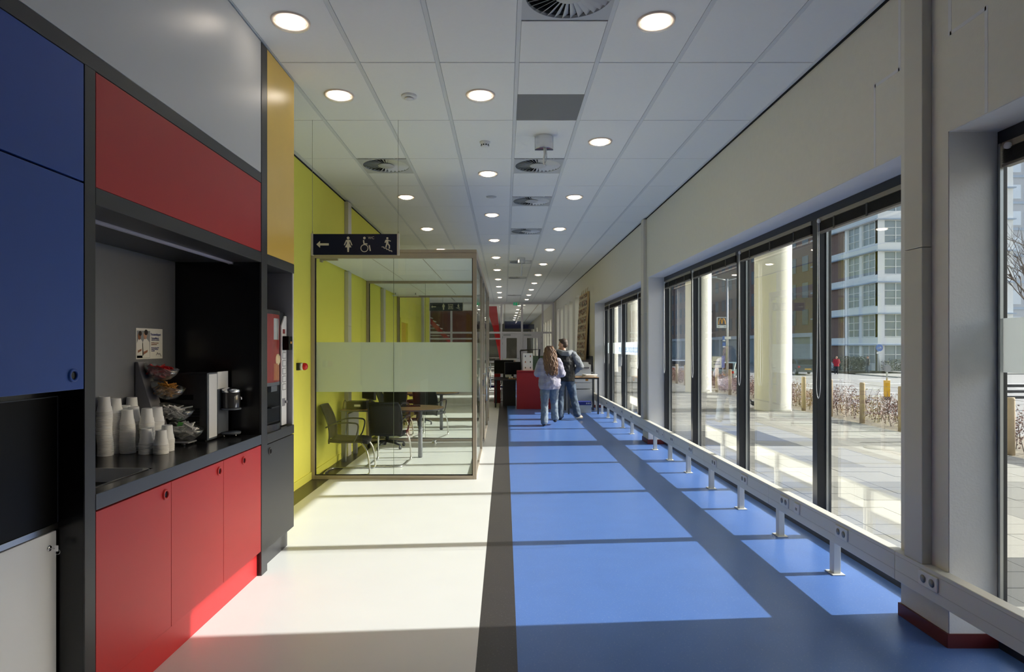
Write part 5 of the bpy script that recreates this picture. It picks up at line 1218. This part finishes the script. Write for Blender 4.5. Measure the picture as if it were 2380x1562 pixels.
nt.links.new(tc.outputs['Object'], bt.inputs['Vector']); nt.links.new(bt.outputs[0], b.inputs['Base Color']); M['pave_field'] = m
pv = thing('pavement', 'grey slab pavement outside the windows', 'pavement', (2.76, 0, 0), kind='structure')
part('pavement_bed', 'pave_field', pv, (-0.02, 4.77, 3.9, 13.8, -0.30, -0.055)); part('pavement_field', 'pave_field', pv, (-0.02, 4.77, -9, 3.9, -0.30, -0.022), (-0.02, 4.77, 13.8, 62, -0.30, -0.022))
sl = {k: MB().box(-0.262, 0.262, -0.147, 0.147, -0.055, 0).mesh('paving_slab', k) for k in ('pave_light', 'pave_mid', 'pave_dark')}
for r in range(33):
    for c in range(9):
        h = math.sin((r//3)*12.9898 + (c//4 + (r//6))*78.233)*43758.5453; h -= math.floor(h)
        k = 'pave_dark' if h < 0.30 else 'pave_mid' if h < 0.55 else 'pave_light'
        obj('paving_slab', sl[k], pv, (0.265+0.53*c, 4.05+0.3*r, -0.022-random.uniform(0, 0.003)))
mat('soil', srgb(150,142,126), 0.95, noise=0.3, nscale=30); mat('grass', srgb(104,132,60), 0.95, noise=0.35, nscale=20); mat('asphalt', srgb(158,157,153), 0.9, noise=0.1, nscale=10); mat('kerb', srgb(160,158,150), 0.85); mat('road_paint', srgb(236,236,230), 0.7)
mb = MB(); mb.box(7.53, 9.4, -9, 62, -0.30, -0.03); tag(mb.build('planting_bed', 'soil'), 'bare soil bed under the brown hedge', 'ground', kind='structure')
mb = MB(); mb.prism([(9.4, -0.03), (12.5, ZS+0.05), (12.5, -1.3), (9.4, -1.3)], -9, 62, 'y'); tag(mb.build('grass_bank', 'grass'), 'green grass bank sloping down to the street', 'grass', kind='structure')
mb = MB(); mb.box(12.5, 140, -40, 220, ZS-0.3, ZS); rd = tag(mb.build('street', 'asphalt'), 'pale grey street beyond the hedge', 'street', kind='structure')
for y in (33.5, 37.5, 42.0, 47.0): 
    for q in range(6): part('road_marking', 'road_paint', rd, (15+3.6*q+(y % 2), 17.4+3.6*q+(y % 2), y, y+0.35, ZS, ZS+0.006))
part('far_kerb', 'kerb', rd, (31.5, 37.1, 50, 200, ZS, ZS+0.10), (31.5, 70, 56, 62, ZS, ZS+0.10))
# hedge: thousands of small russet leaves on twigs
mat('leaf_russet', srgb(122,92,82), 0.8, noise=0.35, nscale=4); mat('twig', srgb(96,82,72), 0.9)
def hedge():
    t = thing('hedge', 'low russet beech hedge behind the wooden posts', 'hedge', (7.85, 0, -0.03))
    rnd = random.Random(3); vs = []; fs = []
    for i in range(34000):
        y = 4.0 + 28*rnd.random()**1.4; x = rnd.uniform(0, 0.95); top = 0.50+0.10*math.sin(y*2.1)+0.06*math.sin(y*5.3); z = top*rnd.random()**0.75
        if rnd.random() < 0.03: z = top+rnd.uniform(0, 0.16)
        s = rnd.uniform(0.010, 0.020)*(1+y*0.025); a = Vector((rnd.uniform(-1, 1), rnd.uniform(-1, 1), rnd.uniform(-1, 1))).normalized()*s; b = a.orthogonal().normalized()*s*0.6; c = Vector((x, y, z)); o = len(vs)
        vs += [c-a, c+b, c+a, c-b]; fs.append((o, o+1, o+2, o+3))
    MB().add(vs, fs).build('leaves', 'leaf_russet', t)['kind'] = 'stuff'
    mb = MB()
    for i in range(420):
        y = 4.0+28*rnd.random(); x = rnd.uniform(0.05, 0.9)
        mb.tube([(x, y, 0), (x+rnd.uniform(-0.1, 0.1), y+rnd.uniform(-0.1, 0.1), 0.3), (x+rnd.uniform(-0.2, 0.2), y+rnd.uniform(-0.2, 0.2), rnd.uniform(0.5, 0.72))], [0.007, 0.005, 0.002], 4)
    mb.build('twigs', 'twig', t)['kind'] = 'stuff'
hedge()
mat('post_wood', srgb(186,168,140), 0.8, noise=0.15, nscale=8)
post_me = MB().lathe([(0.0005, 0.0), (0.052, 0.0), (0.052, 0.845), (0.045, 0.868), (0.0005, 0.87)], 16).mesh('post', 'post_wood')
for i in range(16):
    y = 9.39+1.302*i
    o = obj('wooden_post', post_me, None, (7.62, y, -0.03), (0, 0, i*0.7)); tag(o, 'round wooden post by the hedge, %s from the right-edge window' % (ORD[i] if i < 12 else ('thirteenth', 'fourteenth', 'fifteenth', 'sixteenth')[i-12]), 'post', 'wooden posts along the hedge')
tag(MB().tube([(7.62, 5.0, 0.80)] + [(7.62, 9.39+1.302*i, 0.80) for i in range(16)], 0.003, 5).build('fence_wire', 'wire'), 'thin wire strung along the wooden posts', 'wire')
# round columns and the soffit they carry
mat('concrete_white', srgb(222,221,210), 0.8, noise=0.03, nscale=2)
col_me = MB().lathe([(0.46, -0.03), (0.46, 0.04), (0.45, 0.05), (0.45, 6.2)], 40).mesh('shaft', 'concrete_white')
for i, y in enumerate((3.30, 16.1, 22.3, 28.4, 34.5, 40.6)):  # nearest column is out of view, added to shade the foreground floor
    t = thing('round_column', ('unseen white column added to shade the near floor', 'thick white column filling the large window pane', 'thick white column in the pane with the lamp post', 'thick white column hidden behind the window pier', 'pale column seen through the second window, nearer', 'pale column seen through the second window, farther')[i], 'column', (6.92, y, 0))
    obj('shaft', col_me, t)
mb = MB(); mb.box(XG1, 7.7, -9, 62, 6.2, 6.6); tag(mb.build('overhang', 'concrete_white'), 'upper storey overhang carried by the round columns', 'overhang', kind='structure')
mb = MB(); mb.box(XG1-0.3, XG1, -9, 62, ZC+0.06, 6.2); tag(mb.build('wall_upper', 'concrete_white'), 'outer wall above the windows, under the overhang', 'wall', kind='structure')
t = thing('manhole_cover', 'round pale manhole cover in the pavement', 'manhole', (6.0, 10.0, -0.022)); MB().lathe([(0.0005, 0.006), (0.21, 0.006), (0.22, 0.0)], 28).build('cover', 'kerb', t)
t = thing('pigeon', 'small dark pigeon on the pavement beside the column', 'bird', (6.62, 16.6, -0.022), 0.4)
soft('body', 'dark_plastic', t, [([(0.0, 0.07, 0.16), (0.0, 0.09, 0.20)], [0.026, 0.024]), ([(0, -0.08, 0.10), (0, -0.17, 0.08)], [0.035, 0.014])], (), [((0, 0, 0.115), 0.075, (0.75, 1.25, 0.8)), ((0, 0.125, 0.205), 0.010, (0.7, 2, 0.7))], 0.01, 2)
for q in (-0.02, 0.02): MB().tube([(q, 0, 0.06), (q, 0.0, 0.004), (q, 0.03, 0.004)], 0.004, 5).build('leg', 'maroon', t)

# ------------------------------------------------------------------ outside: street furniture, cars, buildings
t = thing('street_lamp', 'tall twin-arm street lamp carrying a square arched-letter sign', 'street lamp', (14.45, 40.5, ZS))
MB().tube([(0, 0, 0), (0, 0, 3.0), (0, 0, 6.9)], [0.09, 0.07, 0.05], 12).build('pole', 'aluminium', t)
for s in (-1, 1):
    a = MB().tube([(0, 0, 6.8), (s*0.8, 0, 6.98)], [0.03, 0.022], 8).build('arm', 'aluminium', t); part('lamp_head', 'aluminium', a, (min(s*0.7, s*1.15), max(s*0.7, s*1.15), -0.12, 0.12, 6.97, 7.05), bevel=0.01)
mat('arch_yellow', srgb(240,170,50), 0.5)
b = part('sign_board', 'white_plastic', t, (-0.68, -0.06, -0.04, 0.04, 3.72, 4.42), bevel=0.01)
part('sign_face', 'edge_grey', b, (-0.64, -0.10, -0.05, -0.04, 3.90, 4.38))
for s in (-1, 1): MB().tube(bez([(-0.37+s*0.22, -0.06, 3.95), (-0.37+s*0.19, -0.06, 4.18), (-0.37+s*0.12, -0.06, 4.32), (-0.37+s*0.055, -0.06, 4.26), (-0.37+s*0.012, -0.06, 3.99)], 5), 0.028, 8).build('arched_letter', 'arch_yellow', b)
for q in (-0.56, -0.18): part('sign_mark', 'ink_grey', b, (q-0.06, q+0.06, -0.05, -0.04, 3.78, 3.82))
mat('sign_blue', srgb(60,110,190), 0.5)
for z in (2.45, 2.85): 
    b = part('parking_sign', 'sign_blue', t, (-0.34, -0.14, -0.08, -0.06, z, z+0.34), bevel=0.004); part('sign_strip', 'paper', b, (-0.32, -0.16, -0.086, -0.08, z+0.02, z+0.09))
part('name_plate', 'paper', t, (-0.20, 0.20, -0.09, -0.07, 3.0, 3.16))
t = thing('street_board', 'pale notice board at the foot of the street lamp', 'board', (14.2, 41.5, ZS)); part('board', 'sign_cream', t, (-0.40, 0.22, -0.03, 0.03, 1.1, 1.85), bevel=0.005); part('print_line', 'ink_grey', t, (-0.32, 0.14, -0.034, -0.03, 1.30, 1.36), (-0.32, 0.10, -0.034, -0.03, 1.48, 1.54)); part('edge_light', 'sign_blue', t, (0.22, 0.42, -0.03, 0.03, 1.1, 1.9))
for q in (-0.3, 0.3): part('leg', 'aluminium', t, (q-0.02, q+0.02, -0.02, 0.02, 0, 1.1))
t = thing('bicycle_sign', 'round blue bicycle sign on a pole across the street', 'sign', (36.0, 60.0, ZS))
MB().tube([(0, 0, 0), (0, 0, 2.75)], 0.035, 8).build('pole', 'aluminium', t)
MB().lathe([(0.0005, -0.03), (0.34, -0.03), (0.34, 0.0), (0.0005, 0.0)], 28, (0, -0.04, 2.40), False, 'y').build('disc', 'sign_blue', t)
mb = MB()
for cx in (-0.13, 0.13): mb.tube([(cx+0.08*math.cos(a), -0.08, 2.36+0.08*math.sin(a)) for a in [2*math.pi*k/14 for k in range(15)]], 0.012, 5, False)
mb.tube([(-0.13, -0.08, 2.36), (-0.03, -0.08, 2.47), (0.09, -0.08, 2.47), (0.02, -0.08, 2.36), (-0.13, -0.08, 2.36)], 0.012, 5); mb.tube([(0.13, -0.08, 2.36), (0.07, -0.08, 2.52), (0.12, -0.08, 2.53)], 0.012, 5)
mb.build('bicycle_symbol', 'paper', t); part('plate', 'paper', t, (-0.26, 0.26, -0.06, -0.03, 1.82, 2.0))
mat('bollard_yellow', srgb(236,176,30), 0.5)
t = thing('traffic_bollard', 'yellow traffic bollard with a round sign on top', 'bollard', (17.95, 29.3, ZS))
part('bollard', 'bollard_yellow', t, (-0.10, 0.10, -0.10, 0.10, 0.15, 0.92), bevel=0.01); part('foot', 'dark_plastic', t, (-0.14, 0.14, -0.14, 0.14, 0, 0.16), bevel=0.01)
MB().tube([(0, 0, 0.9), (0, 0, 1.6)], 0.035, 8).build('pole', 'aluminium', t); MB().lathe([(0.0005, -0.02), (0.17, -0.02), (0.17, 0.02), (0.0005, 0.02)], 24, (0, -0.05, 1.48), False, 'y').build('round_sign', 'side_grey', t)
pedestrian('distant pedestrian in a red coat and dark trousers across the street', (30.2, 56.8, ZS), 'coat_red', 'trouser_dark', 2.6)
pedestrian('distant pedestrian in a dark coat and blue trousers by the white building', (34.1, 58.6, ZS), 'trouser_dark', 'jeans_blue', 1.5)
def car(label, loc, rz, paint):
    t = thing('car', label, 'car', loc, rz)   # local +Y is forwards
    pr = [(-2.05, 0.30), (-2.1, 0.62), (-2.02, 0.88), (-1.75, 0.93), (-1.25, 1.34), (-0.9, 1.42), (0.25, 1.42), (1.0, 0.95), (1.85, 0.82), (2.08, 0.62), (2.1, 0.32)]
    o = MB().prism(pr, -0.82, 0.82, 'x').build('body', paint, t, bevel=0.06, seg=3)
    gl = [(-1.62, 0.95), (-1.2, 1.30), (-0.9, 1.36), (0.22, 1.36), (0.86, 0.97)]
    for s in (-1, 1): MB().prism(gl, s*0.822, s*0.83, 'x').build('side_window', 'black_gloss', t)
    MB().add([(-0.7, -1.79, 0.95), (0.7, -1.79, 0.95), (0.62, -1.30, 1.35), (-0.62, -1.30, 1.35)], [(0, 1, 2, 3)]).build('rear_window', 'black_gloss', t)
    for s in (-1, 1):
        for y in (-1.3, 1.3): 
            w = MB().lathe([(0.0005, -0.09), (0.31, -0.09), (0.32, 0.0), (0.31, 0.09), (0.0005, 0.09)], 20, (s*0.76, y, 0.32), axis='x').build('wheel', 'rubber', t); MB().lathe([(0.0005, 0.0), (0.19, 0.0), (0.19, 0.012), (0.0005, 0.012)], 16, (s*0.76+(0.088 if s > 0 else -0.10), y, 0.32), axis='x').build('hub_cap', 'aluminium', w)
        part('tail_light', 'alarm_red', t, (s*0.72-0.09, s*0.72+0.09, -2.10, -2.04, 0.66, 0.82))
    part('number_plate', 'bollard_yellow', t, (-0.26, 0.26, -2.12, -2.09, 0.48, 0.60))
mat('paint_dark', srgb(44,56,62), 0.25, coat=0.5); mat('paint_sage', srgb(126,146,140), 0.25, coat=0.5); mat('paint_grey', srgb(150,156,164), 0.25, coat=0.5)
car('dark car parked across the street beside the white column', (27.0, 56.5, ZS), -0.25, 'paint_dark')
car('sage green car passing behind the hedge by the lamp post', (16.0, 45.0, ZS), -0.5, 'paint_sage')
car('grey car far down the street in the narrow pane', (14.0, 52.0, ZS), 0.1, 'paint_grey')

mat('facade_white', srgb(246,246,242), 0.7, noise=0.03, nscale=1); mat('facade_blue', srgb(176,190,206), 0.6); mat('brick_brown', srgb(140,112,100), 0.9, noise=0.12, nscale=3); mat('facade_grey', srgb(196,198,202), 0.8); mat('far_glass', srgb(146,158,162), 0.15, noise=0.3, nscale=0.5, spec=0.8); mat('far_glass_light', srgb(220,228,238), 0.15, noise=0.15, nscale=0.4, spec=0.8)
def grid_window(w, h, cols, rows, t=0.07):
    mb = MB(); mb.box(0, w, -0.03, 0.03, 0, t); mb.box(0, w, -0.03, 0.03, h-t, h)
    for c in range(cols+1): x = t/2+(w-t)*c/cols; mb.box(x-t/2, x+t/2, -0.03, 0.03, t, h-t)
    for r in range(1, rows): z = h*r/rows; mb.box(t, w-t, -0.028, 0.028, z-t/2.4, z+t/2.4)
    return mb.mesh('window', 'facade_white'), MB().box(0.02, w-0.02, 0.04, 0.06, 0.02, h-0.02).mesh('pane', 'far_glass')
XA, YA = 37.1, 62.0
bd = thing('office_building', 'white gridded corner office building across the street', 'building', (XA, YA, ZS))
FL = [0.0] + [3.15+3.12*k for k in range(0, 6)]   # floor band heights above street
part('core', 'far_glass', bd, (0.35, 13.5, 0.35, 13.0, 0, 21.6))
W1, G1 = grid_window(2.35, 2.3, 2, 3); W0, G0 = grid_window(2.35, 1.9, 2, 2)
for k, z in enumerate(FL):
    part('floor_band', 'facade_white', bd, (-0.05, 13.4, -0.05, 0.40, z-0.42, z+0.30) if k else (-0.02, 13.4, -0.02, 0.40, 0.0, 0.75), (-0.05, 0.40, 0.40, 13.0, z-0.42, z+0.30) if k else (-0.02, 0.40, 0.40, 13.0, 0, 0.75))
    if k: part('ledge', 'facade_blue', bd, (-0.35, 13.5, -0.35, 0.0, z-0.52, z-0.40), (-0.35, 0.0, 0.0, 13.0, z-0.52, z-0.40))
    wm, gm = (W1, G1) if k else (W0, G0)
    for c in range(4):
        o = obj('window', wm, bd, (0.65+3.2*c, 0.12, z+(0.33 if k else 0.78))); obj('pane', gm, o)
    for c in range(2):
        o = obj('window', wm, bd, (0.12, 0.55+2.75*c+2.35, z+(0.33 if k else 0.78)), (0, 0, -math.pi/2)); obj('pane', gm, o)
    part('brick_panel', 'brick_brown', bd, (0.05, 0.35, 6.3, 13.0, z+0.3, z+2.75 if k < 6 else z+2.5))
for c in range(5): part('pillar', 'facade_white', bd, (3.2*c-0.03, 3.2*c+0.60, -0.03, 0.40, 0, 21.6))
for c in range(3): part('pillar', 'facade_white', bd, (-0.03, 0.40, 2.75*c+0.02, 2.75*c+0.50, 0, 21.6))
part('roof', 'facade_white', bd, (-0.2, 13.5, -0.2, 13.0, 21.6, 22.0))
b2 = thing('office_building', 'long brown brick office block receding along the street', 'building', (XA, 75.2, ZS))
part('wall', 'brick_brown', b2, (0.0, 14, 0.0, 110, 4.0, 19)); part('shop_front', 'far_glass', b2, (0.3, 14, 0.0, 110, 0.0, 4.0)); part('floor_band', 'facade_grey', b2, (-0.08, 0.3, 0, 110, 3.7, 4.2))
mat('far_glass_dark', srgb(92,100,108), 0.2, noise=0.2, nscale=0.5)
wB = MB().box(-0.08, 0.02, 0, 1.5, 0, 1.9).mesh('window', 'far_glass_dark')
for f in range(4):
    for c in range(28): obj('window', wB, b2, (0.03, 1.0+3.2*c, 5.2+3.3*f))
for c in range(12): part('shop_pillar', 'facade_grey', b2, (-0.05, 0.4, 8.0*c, 8.0*c+0.5, 0, 3.7))
b3 = thing('office_building', 'pale grey office block with rows of square windows', 'building', (52.5, 78.0, ZS))
part('wall', 'facade_grey', b3, (0, 60, 0, 12, 0, 30)); wC = MB().box(0, 1.45, -0.06, 0.02, 0, 1.75).mesh('window', 'far_glass_light')
for f in range(8):
    for c in range(8): obj('window', wC, b3, (0.8+1.95*c, 0, 1.2+3.3*f))
    part('floor_band', 'facade_blue', b3, (-0.05, 60, -0.10, 0, 0.55+3.3*f, 0.85+3.3*f))
b4 = thing('office_building', 'far grey tower with small windows beyond the brown block', 'building', (24.0, 190.0, ZS))
part('wall', 'facade_grey', b4, (-30, 60, 0, 12, 0, 34))
wD = MB().box(0, 3.0, -0.06, 0.02, 0, 2.2).mesh('window', 'far_glass')
for f in range(7):
    for c in range(16): obj('window', wD, b4, (-28+5*c, 0, 3.5+4.2*f))
# low planting at the foot of the white building
mat('shrub', srgb(112,112,92), 0.9, noise=0.3, nscale=3)
def shrub_row(label, x0, x1, y, h):
    t = thing('shrub_row', label, 'shrubs', (x0, y, ZS)); rnd = random.Random(int(x0*7)); vs = []; fs = []
    for i in range(2600):
        c = Vector((rnd.uniform(0, x1-x0), rnd.uniform(0, 0.9), h*(1+0.2*math.sin(i))*rnd.random()**0.7)); a = Vector((rnd.uniform(-1, 1), rnd.uniform(-1, 1), rnd.uniform(-1, 1))).normalized()*rnd.uniform(0.06, 0.12); b = a.orthogonal().normalized()*0.06; o = len(vs); vs += [c-a, c+b, c+a, c-b]; fs.append((o, o+1, o+2, o+3))
    MB().add(vs, fs).build('foliage', 'shrub', t)['kind'] = 'stuff'
shrub_row('grey-green shrubs along the front of the white building', 37.2, 50.0, 60.8, 1.1)
shrub_row('dark shrubs at the corner of the white building', 33.5, 36.6, 63.0, 1.3)
# bare tree seen through the right-edge window
def bare_tree(label, loc, h):
    t = thing('bare_tree', label, 'tree', loc); rnd = random.Random(11); mbt = MB(); mbb = MB()
    def grow(p, d, ln, r, lvl):
        q = p+d*ln*0.5+Vector((rnd.uniform(-1, 1), rnd.uniform(-1, 1), 0))*ln*0.05; e = p+d*ln
        (mbt if lvl == 0 else mbb).tube([p, q, e], [r, r*0.8, r*0.6], 6 if lvl < 2 else 4)
        if lvl >= 5: return
        for k in range(3 if lvl < 4 else 2):
            nd = (d*0.75+Vector((rnd.uniform(-1, 1), rnd.uniform(-1, 1), rnd.uniform(-0.1, 0.7)))*0.75).normalized()
            grow(p.lerp(e, rnd.uniform(0.55, 1.0)), nd, ln*rnd.uniform(0.6, 0.8), r*0.55, lvl+1)
    grow(Vector((0, 0, 0)), Vector((0, 0, 1)), h*0.34, 0.14, 0)
    mbt.build('trunk', 'twig', t); mbb.build('branches', 'twig', t)
bare_tree('bare winter tree seen through the right-edge window', (21.25, 24.5, ZS), 9.5)
t = thing('railing', 'dark slatted railing behind the grass bank', 'railing', (20.5, 27.0, ZS))
for z in (0.25, 0.5, 0.75): part('slat', 'dark_plastic', t, (-2.5, 2.5, -0.03, 0.03, z, z+0.12))
for x in (-2.3, 0, 2.3): part('post', 'dark_plastic', t, (x-0.05, x+0.05, -0.05, 0.05, 0, 0.95))
